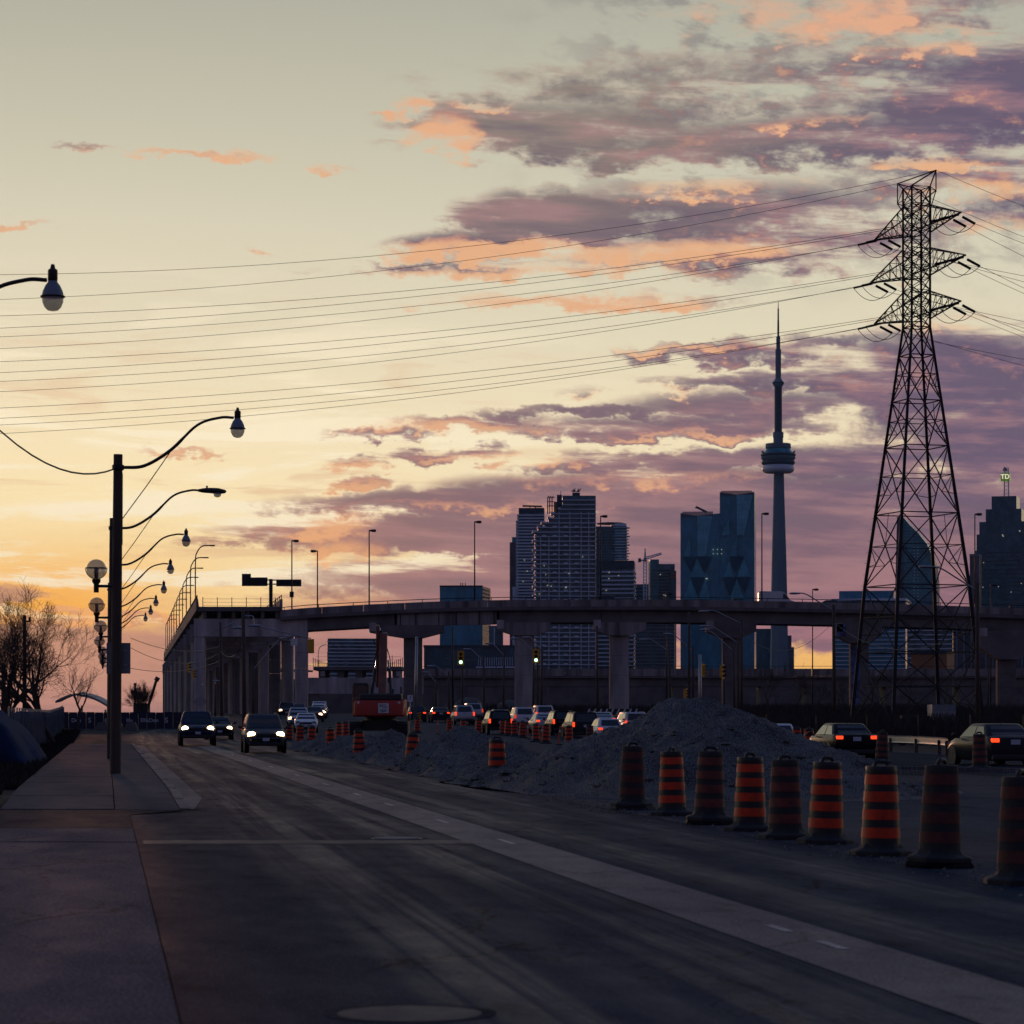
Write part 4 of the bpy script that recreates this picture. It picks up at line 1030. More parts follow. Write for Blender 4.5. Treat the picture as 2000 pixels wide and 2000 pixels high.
# lamp posts standing on the ramp
def ramp_post(px, ytop, label, D=DR+1.0, side=1, zb_=None, r=.10):
    x = XP(px, D); zt = ZP(ytop, D); z0 = (rtop(x) - 1.2) if zb_ is None else zb_
    t = thing('ramp_lamp', label, 'lamp post', (x, D, z0), 0, 'lamp posts on the elevated roads')
    m = MB(); m.tube([(0, 0, 0), (0, 0, zt - z0)], [r*1.15, r*.8], 7); m.build('post', M['steel_dark'], t, True, False)
    h = zt - z0
    m = MB(); m.loft([[(side*xx, yy, h+zz) for xx, yy, zz in ((a, -.2, -b), (a, .2, -b), (a, .2, b*.6), (a, -.2, b*.6))] for a, b in ((-.05, .08), (.15, .12), (.5, .24), (.95, .22), (1.0, .1))]); m.build('lamp_head', M['steel_dark'], t, False, False)
    return t
ramp_post(570, 1056, 'lamp post left end of the ramp, with a small box on its shaft')
m = MB(); x = XP(570, DR+1); m.box(x-.3, x+.3, DR+.6, DR+.86, ZP(1166, DR), ZP(1155, DR)); m.build('junction_box', M['steel_dark'], C.objects['ramp_lamp'])
ramp_post(620, 1076, 'short lamp post just right of the overhead road signs', D=DR+9, side=-1)
ramp_post(721, 1036, 'lamp post standing above the excavator', side=1)
ramp_post(927, 1019, 'lamp post right of the low blue office block')
ramp_post(1173, 1008, 'lamp post in front of the terraced condominium tower')
ramp_post(1488, 1003, 'lamp post between the faceted glass tower and the observation tower')
ramp_post(1904, 1004, 'lamp post left of the stepped bank tower')
ramp_post(1587, 1151, 'lamp post top right of the white van', D=470, zb_=2.0, side=1)
ramp_post(1302, 1160, 'small lamp head just above the parapet by the glass towers', D=470, zb_=2.0, side=1)
ramp_post(1935, 1143, 'small lamp post in front of the stepped bank tower', D=470, zb_=2.0, side=1)

# vehicles on the ramp
def deck_van():
    x = XP(1515, DR+3); t = thing('van', 'white high-roof van driving on the elevated ramp', 'van', (x, DR+3.0, rtop(x)-1.0))
    prof = [(-2.9, .35), (-2.9, 2.4), (-2.6, 2.58), (1.0, 2.5), (1.5, 2.25), (2.25, 1.3), (2.9, 1.1), (3.0, .6), (2.9, .35)]
    m = MB(); m.prism([(a*.88, b) for a, b in prof], -1.0, 1.0); m.build('body', M['paint_white'], t, False, False, bevel=.06)
    m = MB(); m.prism([(.95, 1.45), (1.85, 1.4), (1.35, 2.1), (1.0, 2.2)], -1.02, -1.005); m.build('side_window', M['car_glass'], t, False, False)
    m = MB(); m.add([(1.42, -.85, 2.18), (1.42, .85, 2.18), (1.98, .85, 1.36), (1.98, -.85, 1.36)], [(0,1,2,3)]); m.build('windshield', M['car_glass'], t, False, False)
    for y in (-.95, .75):
        for x_ in (-1.7, 1.8):
            m = MB(); m.lathe([(.35, -.1), (.35, .1)], 14, m=Matrix.Translation((x_, y, .35)) @ Matrix.Rotation(R(90), 4, 'X')); m.build('wheel', M['tyre'], t, False, False)
deck_van()
def on_deck(kind, px, paint, label, rz, D=DR+3.5):
    x = XP(px, D); p = protos[kind]
    o = place(p[0], True, (x, D, rtop(x)-1.0), rz, label, 'cars on the elevated ramp')
    repaint(o, 'body', M['paint_'+paint]); repaint(o, 'cabin', M['paint_'+paint]); repaint(o, 'headlight', M['grey_metal'])
on_deck('suv', 1190, 'grey', 'grey car whose roof shows over the ramp parapet', R(-90))
on_deck('sedan', 1627, 'dark', 'dark car whose roof shows right of the white van', R(-90))

# overhead road signs
t = thing('overhead_sign', 'two dark road sign panels on one post above the broken deck', 'road sign', (XP(529, 412), 412, ZP(1190, 412)))
D = 412.0
m = MB(); m.tube([P(529, 1192, D), P(529, 1131, D)], .28, 8); m.build('post', M['steel_dark'], t)
m = MB()
for y in (1133, 1141): m.tube([P(478, y, D), P(586, y, D)], .10, 5)
m.build('arm', M['steel_dark'], t)
for nm, poly in (('sign_panel', [(473, 1145), (523, 1145), (523, 1128), (490.5, 1128), (490.5, 1121), (473, 1121)]), ('sign_panel', [(540, 1145.5), (589, 1145.5), (589, 1132), (540, 1132)])):
    m = MB(); m.prism([(XP(a, D), ZP(b, D)) for a, b in poly], D-.5, D-.35); pn = m.build(nm, M['steel_dark'], t)
    xs_ = [a for a, b in poly]; y0 = max(b for a, b in poly)
    for k in range(int((max(xs_)-min(xs_))/7)):
        a = min(xs_) + 4 + 7*k; m = MB(); m.box(XP(a, D)-.04, XP(a, D)+.04, D-.6, D-.51, ZP(y0, D)+.1, ZP(y0-12, D)); m.build('stiffener', M['steel_dark'], pn)

# ================================================================== broken-off elevated road on the left
bv = thing('broken_viaduct', 'elevated road on tall portal frames, cut off at its near end', 'elevated road', (XP(470, 400), 400, gz(400)))
VK = -.139; zt = ZP(1170, 400.0)
xl = lambda y: XP(383, 400) + VK*(y-400) if y < 760 else XP(383, 400) + VK*360 + .0009*(y-760)**2 + VK*(y-760)
wv_ = XP(552, 400) - XP(383, 400)
ys = list(range(400, 1000, 20))
def vrun(name, prof, ys_, material, parent):
    m = MB(); m.loft([[(xl(y) + dx_, y, zt + dz_) for dx_, dz_ in prof] for y in ys_]); return m.build(name, material, parent)
vrun('deck', [(.3, -1.1), (wv_-.3, -1.1), (wv_-.3, -1.75), (.3, -1.75)], ys, M['concrete_dark'], bv)
for i in range(0, len(ys)-1):
    q = [ys[i], ys[i+1]-.08]
    vrun('parapet_panel', [(0, 0), (.3, 0), (.42, -1.09), (.42, -1.7), (0, -1.7)], q, M['stained_concrete'], bv)
    if i < 10: vrun('parapet_panel', [(wv_-.3, 0), (wv_, 0), (wv_, -1.7), (wv_-.42, -1.7), (wv_-.42, -1.09)], q, M['stained_concrete'], bv)
for k in range(6): vrun('girder', [(1.0+k*2.1, -1.76), (1.5+k*2.1, -1.76), (1.5+k*2.1, -2.75), (1.0+k*2.1, -2.75)], [400.4 + 22*j for j in range(25)], M['concrete_dark'], bv)
# rails along both parapets and the wire fence across the cut end
for off in (.15, wv_-.15):
    m = MB(); m.tube([(xl(y)+off, y, zt+.55) for y in ys], .07, 5); rl = m.build('handrail', M['steel_dark'], bv)
    for y in range(400, 560, 5):
        m = MB(); m.box(xl(y)+off-.06, xl(y)+off+.06, y-.06, y+.06, zt-.02, zt+.5); m.build('rail_post', M['steel_dark'], rl)
m = MB()
for z in (.2, .75, 1.3): m.tube([(xl(401)+1, 401, zt-1.1+z*.9), (xl(401)+wv_-1, 401, zt-1.1+z*.9)], .02, 4)
fe = m.build('end_fence', M['steel_dark'], bv)
for k in range(6):
    x = xl(401)+1+k*(wv_-2)/5; m = MB(); m.box(x-.05, x+.05, 400.95, 401.05, zt-1.1, zt+.3); m.build('fence_post', M['steel_dark'], fe)
cz0, cz1 = ZP(1243, 400), ZP(1208, 400)
capw = XP(600, 400) - XP(377.6, 400); cx0 = XP(377.6, 400) - XP(383, 400)
for i, y in enumerate(range(400, 860, 26)):
    x0 = xl(y) + cx0; w_ = max(wv_ + .8, capw - .55*i); y_ = y + .6; mt = M['pale_concrete'] if i == 0 else M['concrete']
    m = MB(); m.box(x0, x0+w_, y_, y_+1.8, cz0, cz1); fr = m.build('portal_frame', mt, bv)
    for xa, xb_ in ((x0, x0+1.6), (x0+w_-1.9, x0+w_)):
        n = 5 if i < 3 else 1
        for k in range(n):
            a, b = gz(y)-.3 + (cz0-gz(y)+.3)*k/n, gz(y)-.3 + (cz0-gz(y)+.3)*(k+1)/n - (.03 if n > 1 else .0)
            m = MB(); c0 = .55 if i else .25; oc_ = [(xa+.02, y_+.1+c0), (xa+.02+c0, y_+.1), (xb_-.2, y_+.1), (xb_-.02, y_+.3), (xb_-.02, y_+1.7), (xa+.02, y_+1.7)]; m.loft([[(p, q, a) for p, q in oc_], [(p, q, b-.002) for p, q in oc_]]); m.build('column_lift', mt if i < 2 or i % 2 else M['concrete_dark'], fr)
    if i < 3:
        m = MB(); m.box(xl(y)+wv_-.9, xl(y)+wv_-.1, y_+.3, y_+1.4, cz1+.002, cz1+1.25); m.build('bearing_block', M['concrete'], fr)
# curved lamp posts along the broken deck
for i in range(11):
    y = 412 + i*32; x = xl(y)+.2
    H = 8.6
    t = thing('curved_lamp', 'curved-arm lamp post, %s from the cut end of the broken elevated road' % ORD[i], 'lamp post', (x, y, zt-.1), 0, 'curved lamp posts on the broken elevated road')
    p_ = curve_pts([(0,0,0), (0,0,H*.72), (.25,0,H*.88), (1.0,0,H*.985), (2.2,0,H)], 6)
    m = MB(); m.tube(p_, [.09]*len(p_), 6); m.build('post', M['steel_dark'], t, True, False)
    m = MB(); m.box(2.0, 2.9, -.15, .15, H-.12, H+.08); m.build('lamp_head', M['steel_dark'], t, False, False, bevel=.05)

# ================================================================== lower elevated road behind
DL = 560.0; lz = ZP(1306, DL)
lv = thing('viaduct', 'lower dark elevated road running behind the piers', 'elevated road', (XP(1400, DL), DL, gz(DL)))
def lrun(name, prof, x0, x1, material, parent, n=2):
    m = MB(); m.loft([[(x0 + (x1-x0)*k/n, DL+dy, lz+dz_) for dy, dz_ in prof] for k in range(n+1)]); return m.build(name, material, parent)
x = XP(815, DL)
while x < 150: lrun('parapet_panel', [(0, 0), (.35, 0), (.4, -1.5), (0, -1.5)], x, x+9.9, M['stained_concrete'], lv); x += 10
lrun('deck', [(.1, -1.51), (12, -1.51), (12, -1.9), (.1, -1.9)], XP(815, DL), 150, M['concrete_dark'], lv)
for dy in (.8, 4.5, 8): lrun('girder', [(dy, -1.91), (dy+.9, -1.91), (dy+.9, -3.6), (dy, -3.6)], XP(815, DL), 150, M['concrete_dark'], lv)
for px in (840, 960, 1085, 1230, 1330, 1500, 1590, 1745, 1890):
    x = XP(px, DL); m = MB(); m.box(x-1.4, x+1.4, DL+1, DL+11, gz(DL)-.2, lz-3.65); m.build('pier', M['concrete_dark'], lv)
m = MB(); m.tube([(XP(815, DL), DL+.2, lz+.5), (150, DL+.2, lz+.5)], .05, 5); rl = m.build('handrail', M['steel_dark'], lv)
x = XP(815, DL)
while x < 140:
    m = MB(); m.box(x-.05, x+.05, DL+.15, DL+.25, lz, lz+.5); m.build('rail_post', M['steel_dark'], rl); x += 8
# wide pale bent at the left, carrying a cut-off deck with a curved-top fence
DB = 500.0
bt = thing('cut_ramp', 'cut-off lower ramp on a wide pale concrete bent behind the excavator', 'elevated road', (XP(710, DB), DB, gz(DB)))
m = MB(); m.box(XP(600, DB), XP(826, DB), DB, DB+2.2, ZP(1355, DB), ZP(1323.5, DB)); m.build('bent_cap', M['pale_concrete'], bt)
for a, b in ((603, 622), (700, 716), (800, 824)):
    m = MB(); m.box(XP(a, DB), XP(b, DB), DB+.3, DB+2, gz(DB)-.2, ZP(1355, DB)-.004); m.build('column', M['concrete_dark'], bt)
m = MB(); m.box(XP(612, DB), XP(786, DB), DB-.3, DB+14, ZP(1309, DB), ZP(1302, DB)); m.build('deck', M['concrete_dark'], bt)
for k in range(5):
    a = 622 + k*36; m = MB(); m.box(XP(a, DB), XP(a+14, DB), DB+.2, DB+13, ZP(1323.4, DB)+.02, ZP(1309.2, DB)); m.build('girder', M['concrete_dark'], bt)
for a in (630, 778):
    m = MB(); m.box(XP(a, DB)-.4, XP(a, DB)+.4, DB-.25, DB+.15, ZP(1321, DB), ZP(1311, DB)); m.build('bearing_block', M['concrete'], bt)
for a, sgn in ((612, 1), (786, -1)):
    for k in range(8):
        x = XP(a, DB) + sgn*0.0; m = MB(); x_ = x - sgn*(-.0) - sgn*k*.0
        m = MB(); m.box(x - sgn*.1 + (-sgn)*k*.35*-1 - .06, x - sgn*.1 + sgn*k*.35 + .06, DB - .3 + k*.4, DB - .2 + k*.4, ZP(1302, DB)+.0, ZP(1302, DB)+1.4) if False else m.box(x+sgn*k*.35-.06, x+sgn*k*.35+.06, DB-.25, DB-.15, ZP(1302, DB), ZP(1302, DB)+1.6-.15*k); m.build('rail_post', M['steel_dark'], bt)
for k in range(9):
    a = 622 + k*18; b = P(a, 1302, DB+1)
    m = MB(); m.tube(curve_pts([b, b+Vector((0, 0, 2.6)), b+Vector((.35, 0, 3.6)), b+Vector((1.3, 0, 4.0))] if k < 4 else [b, b+Vector((0, 0, 1.2)), b+Vector((0, 0, 2.0))], 4), .06, 5); m.build('fence_post', M['grey_metal'], bt)
m = MB()
for z in (.6, 1.2, 1.8): m.tube([P(618, 1302, DB+1)+Vector((0, 0, z)), P(784, 1302, DB+1)+Vector((0, 0, z))], .025, 4)
m.build('fence_rail', M['grey_metal'], bt)
m = MB(); m.box(-60, 190, 603, 605, 0, lz-1.6); m.build('added_back_wall', M['concrete_dark'], lv)  # added dark wall, shuts out the bright sky gap under the lower road
# slope and added wall under the overpass, dark mounds right of the excavator
for (px, w_, h_, D_, lb) in ((916, 2.9, 2.7, 440, 'pale rounded mound of earth under the ramp, left of the first pier'), (996, 2.6, 2.3, 450, 'smaller rounded mound of earth behind the first pier')):
    m = MB(); m.lathe([(w_*math.cos(R(q)), h_*math.sin(R(q))) for q in range(0, 91, 10)][:-1] + [(.02, h_)], 28, (XP(px, D_), D_, gz(D_)-.1)); tag(m.build('earth_mound', M['gravel'], None, True), lb, 'mound', 'mounds under the ramp')

# ================================================================== lattice transmission tower
DT = 220.0; tx = XP(1790, DT); tb = gz(DT)
tw = thing('transmission_tower', 'tall black steel lattice tower with three pairs of crossarms', 'pylon', (tx, DT, tb))
c_ = Vector((tx, DT, 0))
def zT(py): return ZP(py, DT)
TAB = [(tb, 5.55), (zT(1145), 4.35), (zT(1004), 3.45), (zT(873), 2.62), (zT(784), 2.05), (zT(695), 1.48), (zT(640), 1.13), (60, 1.12)]
ANG = [R(-27.5), R(62.5), R(152.5), R(242.5)]
def corner(i, z):
    r = interp(TAB, z); a = ANG[i % 4]; return Vector((tx + r*math.cos(a), DT + r*math.sin(a), z))
ztop = 43.6
for i in range(4):
    zs = [tb-.2] + [z for z, r in TAB[1:-1]] + [ztop]
    m = MB(); m.tube([corner(i, z) for z in zs], [.19, .18, .17, .15, .14, .13, .12, .10], 4, twist=R(45)); m.build('leg', M['lattice_steel'], tw)
    m = MB(); m.box(*(lambda p: (p.x-.5, p.x+.5, p.y-.5, p.y+.5, tb-.3, tb+.35))(corner(i, tb))); m.build('footing', M['concrete_dark'], tw)
def strut(m, a, b, r=.038): m.tube([a, b], r*1.3, 4, cap=False, twist=R(45))
levels = [tb+.4, zT(1275), zT(1145), zT(1004), zT(873), zT(784), zT(695), zT(640)]
for li, (z0, z1) in enumerate(zip(levels, levels[1:])):
    for f in range(4):
        m = MB(); a0, a1, b0, b1 = corner(f, z0), corner(f, z1), corner(f+1, z0), corner(f+1, z1)
        w0, w1 = (a0-b0).length, (a1-b1).length; k = w0/(w0+w1)
        n = a0.lerp(b1, k)
        strut(m, a0, b1, .042); strut(m, b0, a1, .042); strut(m, a1, b1, .045)
        am, bm_ = a0.lerp(a1, k), b0.lerp(b1, k)
        if li < 6:
            strut(m, am, n, .032); strut(m, bm_, n, .032)
            aq, bq = a0.lerp(n, .55), b0.lerp(n, .55)
            strut(m, a0.lerp(a1, k*.5), aq, .026); strut(m, b0.lerp(b1, k*.5), bq, .026); strut(m, aq, am, .026); strut(m, bq, bm_, .026)
            if li in (2, 4): strut(m, n, a1.lerp(b1, .5), .024)
        m.build('brace_panel', M['lattice_steel'], tw)
# climbing pegs on one leg
m = MB()
z = 3.0
while z < 30: p = corner(2, z); strut(m, p, p + Vector((-.32, 0, 0)), .012); z += .9
m.build('step_bolts', M['lattice_steel'], tw)['kind'] = 'stuff'
# cage
z = zT(640); cage = []
while z < ztop - .5: cage.append(z); z += .98
cage.append(ztop)
for z0, z1 in zip(cage, cage[1:]):
    for f in range(4):
        m = MB(); a0, a1, b0, b1 = corner(f, z0), corner(f, z1), corner(f+1, z0), corner(f+1, z1)
        strut(m, a0, b1, .032); strut(m, b0, a1, .032); strut(m, a1, b1, .028); m.build('cage_panel', M['lattice_steel'], tw)
AD = Vector((.375, -.927, 0)); PD = Vector((.927, .375, 0))           # along the arms, along the line
tips = {}
for lv_, (zt_, ln) in enumerate(((40.5, 6.75), (37.1, 7.45), (33.65, 6.75))):
    for sg_ in (1, -1):
        m = MB(); tip = c_ + AD*sg_*ln + Vector((0, 0, zt_)); tips[(lv_, sg_)] = tip
        cs = sorted(range(4), key=lambda i: -(corner(i, zt_) - c_).dot(AD)*sg_)[:2]
        lo = [corner(i, zt_-.55) for i in cs]; hi = [corner(i, zt_+1.65) for i in cs]
        for q in lo: strut(m, q, tip, .05)
        for q in hi: strut(m, q, tip, .045)
        N = 5
        for k in range(1, N):
            u = k/N; l0, l1, h0, h1 = lo[0].lerp(tip, u), lo[1].lerp(tip, u), hi[0].lerp(tip, u), hi[1].lerp(tip, u); up = (k-1)/N
            pl0, pl1, ph0, ph1 = lo[0].lerp(tip, up), lo[1].lerp(tip, up), hi[0].lerp(tip, up), hi[1].lerp(tip, up)
            for a, b in ((l0, h0), (l1, h1), (l0, l1), (h0, h1), (pl0, h0), (pl1, h1), (pl0, l1), (ph0, h1)): strut(m, a, b, .024)
        m.build('crossarm', M['lattice_steel'], tw)
# top beam for the earth wires
m = MB(); pk = {}
for sg_ in (1, -1):
    tip = c_ + AD*sg_*3.0 + Vector((0, 0, 44.45)); pk[sg_] = tip
    cs = sorted(range(4), key=lambda i: -(corner(i, 40) - c_).dot(AD)*sg_)[:2]
    for i in cs: strut(m, corner(i, ztop), tip, .045); strut(m, corner(i, ztop-1.9), tip + Vector((0, 0, -1.6)), .035)
    strut(m, tip, tip + Vector((0, 0, -1.7)), .045)
    for i in cs: strut(m, corner(i, ztop), tip + Vector((0, 0, -1.6)), .026)
strut(m, pk[1], pk[-1], .04)
m.build('peak_arm', M['lattice_steel'], tw)

def insulator(a, b, beads):
    m = MB(); d = b - a; n = beads
    m.tube([a, b], .03, 5)
    for k in range(n):
        p = a + d*((k+.5)/n); q = d.normalized()*(.06 if beads < 14 else .05)
        m.tube([p-q*.6, p+q*.6], [.105, .06] if beads < 17 else [.11, .11], 8)
    return m.build('insulator', M['black'], tw)
# conductors: photo columns/rows at two places on the left, ends at the arms
left = {(0, 1): ((617, 592), (641, 609)), (0, -1): ((658, 627), (681, 647.5)), (1, 1): ((706.5, 678), (728, 695)), (1, -1): ((745, 714), (765, 731)), (2, 1): ((797, 765.5), (817, 783.5)), (2, -1): ((830, 797.5), (847, 810.6))}
right = {(0, 1): (472, 496), (0, -1): (537, 548), (1, 1): (558, 569), (1, -1): (626, 638), (2, 1): (645, 655), (2, -1): (700, 712)}
GL = 'conductors strung from the lattice tower'
def span(start, D, pts, xs_, label):
    """wire in a plane D metres off through the start point and two photo points"""
    px0 = 1000 + start.x/D*FPX; py0 = HZ - (start.z-EYE)/D*FPX
    (xa, ya), (xb_, yb) = pts
    def y_at(x):
        L0 = (x-xa)*(x-xb_)/((px0-xa)*(px0-xb_)); L1 = (x-px0)*(x-xb_)/((xa-px0)*(xa-xb_)); L2_ = (x-px0)*(x-xa)/((xb_-px0)*(xb_-xa))
        return py0*L0 + ya*L1 + yb*L2_
    wire('conductor', [P(x, y_at(x), D) for x in xs_(px0)], .017, label, 'wire', GL)
LWO = sorted([v[j][0] for v in left.values() for j in (0, 1)]); RWO = sorted([v[j] for v in right.values() for j in (0, 1)])
lx = lambda p0: [p0 + (-1300-p0)*k/36 for k in range(37)]
rx_ = lambda p0: [p0 + (2700-p0)*k/14 for k in range(15)]
for (lv_, sg_), tip in tips.items():
    for j in (0, 1):
        base = tip - AD*sg_*(.35 + 1.35*j) + Vector((0, 0, -.12))
        e = base - PD*(1.75 + .0*j) + Vector((0, 0, -.45)); insulator(base, e, 16)
        ys_ = left[(lv_, sg_)][j]
        span(e, e.y, ((500, ys_[1]), (0, ys_[0])), lx, '%s-highest power line at the left edge of the sky' % ORD[2 + LWO.index(ys_[0])])
        e2 = base + PD*1.45 + Vector((0, 0, -.6)); insulator(base + PD*.35 + Vector((0, 0, -.15)), e2, 18)
        p0 = 1000 + e2.x/e2.y*FPX; yq = HZ - (e2.z-EYE)/e2.y*FPX; yr = right[(lv_, sg_)][j]
        span(e2, e2.y, ((1990, yr), (2300, yr + (yr-yq)/(1990-p0)*310*.86)), rx_, '%s-highest power line at the right edge, leaving the lattice tower' % ORD[2 + RWO.index(yr)])
        # jumper loop under the arm
        m = MB(); m.tube([e.lerp(e2, k/12) + Vector((0, 0, -.85*4*(k/12)*(1-k/12))) for k in range(13)], .026, 4); m.build('jumper', M['wire'], tw)
for sg_, (y5, y0, yr) in ((1, (518, 536.6, 399)), (-1, (554, 585, 459))):
    e = pk[sg_]; span(e, e.y, ((500, y5), (0, y0)), lx, '%s thin earth wire above the power lines, left of the lattice tower' % ('upper' if sg_ > 0 else 'lower'))
    p0 = 1000 + e.x/e.y*FPX; yq = HZ - (e.z-EYE)/e.y*FPX
    span(e, e.y, ((1990, yr), (2300, yr + (yr-yq)/(1990-p0)*310*.86)), rx_, '%s thin earth wire leaving the tower top to the right' % ('upper' if sg_ > 0 else 'lower'))

# ================================================================== skyline
def facade(name, c1, c2, mortar, bw, bh, rough=.22, spec=.6, mort=.06, var=.6, metal=0.0):
    m = bpy.data.materials.new(name); m.use_nodes = True
    t = m.node_tree; b = t.nodes['Principled BSDF']; b.inputs['Specular IOR Level'].default_value = spec; b.inputs['Metallic'].default_value = metal
    tc = t.nodes.new('ShaderNodeTexCoord'); s_ = t.nodes.new('ShaderNodeSeparateXYZ'); t.links.new(tc.outputs['Object'], s_.inputs[0])
    x, y, z = (E(t, s_.outputs[i]) for i in range(3))
    br = t.nodes.new('ShaderNodeTexBrick'); br.offset = 0.0
    t.links.new(combine(t, x + y*.7, z), br.inputs['Vector'])
    for k, v in (('Color1', c1), ('Color2', c2), ('Mortar', mortar)): br.inputs[k].default_value = tuple(v) + (1,)
    br.inputs['Scale'].default_value = 1.0; br.inputs['Mortar Size'].default_value = mort; br.inputs['Brick Width'].default_value = bw; br.inputs['Row Height'].default_value = bh; br.inputs['Bias'].default_value = -.1
    n = fbm(t, combine(t, x + y, z*.6), .12, 4, .6)
    col = mixc(t, n.step(.35, .7) * var, br.outputs[0], tuple(c*1.8 for c in c2) + (1,))
    t.links.new(col, b.inputs['Base Color'])
    r_ = E(t, br.outputs['Fac']).step(0, 1, rough, .7); t.links.new(r_.k, b.inputs['Roughness'])
    return m
M['glass_teal'] = facade('glass_teal', (.028, .17, .20), (.05, .25, .29), (.05, .07, .085), 1.6, 3.0)
M['glass_blue'] = facade('glass_blue', (.028, .19, .28), (.045, .26, .37), (.04, .15, .20), 1.5, 3.6, var=.3)
M['glass_condo'] = facade('glass_condo', (.020, .055, .070), (.055, .13, .16), (.08, .09, .11), 2.4, 3.0)
M['glass_dark'] = facade('glass_dark', (.014, .055, .080), (.024, .08, .11), (.03, .04, .06), 1.8, 3.3)
M['glass_purple'] = facade('glass_purple', (.045, .040, .062), (.07, .06, .09), (.09, .08, .11), 3.0, 3.0)
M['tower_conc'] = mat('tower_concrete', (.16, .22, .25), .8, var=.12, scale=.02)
M['tower_dark'] = mat('tower_dark', (.05, .065, .08), .6, var=.2, scale=.05)
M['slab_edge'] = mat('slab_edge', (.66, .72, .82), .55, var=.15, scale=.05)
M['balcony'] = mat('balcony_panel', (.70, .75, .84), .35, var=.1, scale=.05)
M['orange_build'] = mat('ochre_cladding', (.35, .15, .06), .8, var=.2, scale=.1)
TURN = []
def tower(label, D, px0, name='apartment_tower', cat='building'):
    o = thing(name, label, cat, (XP(px0, D), D, gz(D)))
    TURN.append((o, math.atan2(px0-1000, FPX)))
    return o
def outline(t, name, pts, D, depth, material):
    m = MB(); m.prism([(XP(a, D), ZP(b, D)) for a, b in pts], D, D+depth); return m.build(name, material, t)
def bx(t, name, a0, a1, y0, y1, D, depth, material, front=0.0):
    m = MB(); m.box(XP(a0, D), XP(a1, D), D-front, D+depth, ZP(y0, D), ZP(y1, D)); return m.build(name, material, t)
GB = 1402.0                                        # photo row well below the ground line of the city

# terraced condominium
D = 1800.0; t = tower('tall terraced condominium with stepped left side and white balcony bands', D, 1100)
LE = [(968, 1099), (991, 1099), (992, 1092), (1001, 1092), (1002, 1081), (1010, 1081), (1011, 1071), (1019, 1071), (1020, 1062), (1028, 1062), (1029, 1051), (1037, 1051), (1038, 1045), (GB, 1045)]
pts = [(1163.5, 968), (1099, 968)] + [(x, y) for y, x in LE[1:]] + [(1163.5, GB)]
outline(t, 'facade', pts[::-1], D, 34, M['glass_condo'])
def le(y): return [x for yy, x in LE if yy <= y+.5][-1]
k = 0; y = 977.0
while y < 1392:
    x0 = le(y)
    hid = 1215 < y < 1207
    m = MB(); m.box(XP(x0-1.2, D), XP(1163.9, D), D-1.3, D+33, ZP(y+.9, D), ZP(y-.9, D)); m.build('floor_band', M['slab_edge'], t)
    if y > 992:
        a = x0 - (5.5 if k % 2 else 1.8)
        m = MB(); m.box(XP(a, D), XP(x0+3, D), D-2.0, D+20, ZP(y+.4, D), ZP(y-3.4, D)); m.build('side_balcony', M['balcony'], t)
    if k % 2 == 0 and y > 1020:
        for cx in (1062.8, 1083.5, 1104.8, 1126):
            if cx > x0+8:
                m = MB(); m.box(XP(cx-4, D), XP(cx+4, D), D-2.0, D+.2, ZP(y+.6, D), ZP(y-3.0, D)); m.build('balcony', M['balcony'], t)
    y += 8.92; k += 1
for cx in (1056, 1072, 1092, 1113, 1135, 1150):
    m = MB(); m.box(XP(cx, D)-.25, XP(cx, D)+.25, D-.6, D, ZP(1390, D), ZP(1050 if cx < 1075 else 1000, D)); m.build('fin', M['slab_edge'], t)
bx(t, 'roof_plant', 1118, 1133, 969, 961, D, 8, M['tower_dark'], -4); bx(t, 'roof_plant', 1088, 1098, 1002, 964, D, 10, M['tower_dark'], -12); bx(t, 'roof_plant', 1082, 1088, 1002, 978, D, 8, M['orange_build'], -12)
m = MB()
for a in (1069.5, 1073.5, 1078): m.tube([P(a, 1004, D+14), P(a, 971, D+14), P(a+3, 969, D+14)], .35, 4)
for yy in (972, 980, 988): m.tube([P(1069, yy, D+14), P(1084, yy, D+14)], .25, 4)
m.build('roof_frame', M['steel_dark'], t)
m = MB()
for i in range(26):
    a = P(1119+random.uniform(0, 12), 961, D+4); m.tube([a, a+Vector((random.uniform(-1.5, 1.5), 0, random.uniform(.5, 2.6)))], .25, 3)
m.tube([P(1095, 970, D+14), P(1095, 959, D+14)], .2, 4)
m.build('roof_antennas', M['tower_dark'], t)

# slab tower with ribbed balconies behind, and its narrow neighbour
D = 1950.0; t = tower('slab tower of ribbed balconies left of the terraced condominium', D, 1038)
bx(t, 'facade', 1013, 1063, GB, 992, D, 30, M['glass_condo']); bx(t, 'crown', 1015, 1062.5, 1001, 992.5, D, 28, M['tower_dark'], 1.0)
m = MB(); m.prism([(XP(1020, D), ZP(987, D)), (XP(1058, D), ZP(988, D)), (XP(1058.5, D), ZP(986.6, D)), (XP(1020.5, D), ZP(985.6, D))], D+4, D+14); m.build('roof_blade', M['tower_dark'], t)
for a in (1034, 1045): bx(t, 'roof_stub', a, a+1.5, 992.4, 987.5, D, 1, M['tower_dark'], -8)
y = 1006.0
while y < 1190:
    x0 = 1010 if y < 1016 else 1007.5
    m = MB(); m.box(XP(x0, D), XP(1063, D), D-1.6, D+29, ZP(y+1.7, D), ZP(y-1.2, D)); m.build('balcony_band', M['slab_edge'], t); y += 6.1
bx(t, 'wing', 1001, 1013, GB, 1146, D, 28, M['slab_edge'])
D = 2200.0; t = tower('narrow purplish tower at the far left of the skyline cluster', D, 1003)
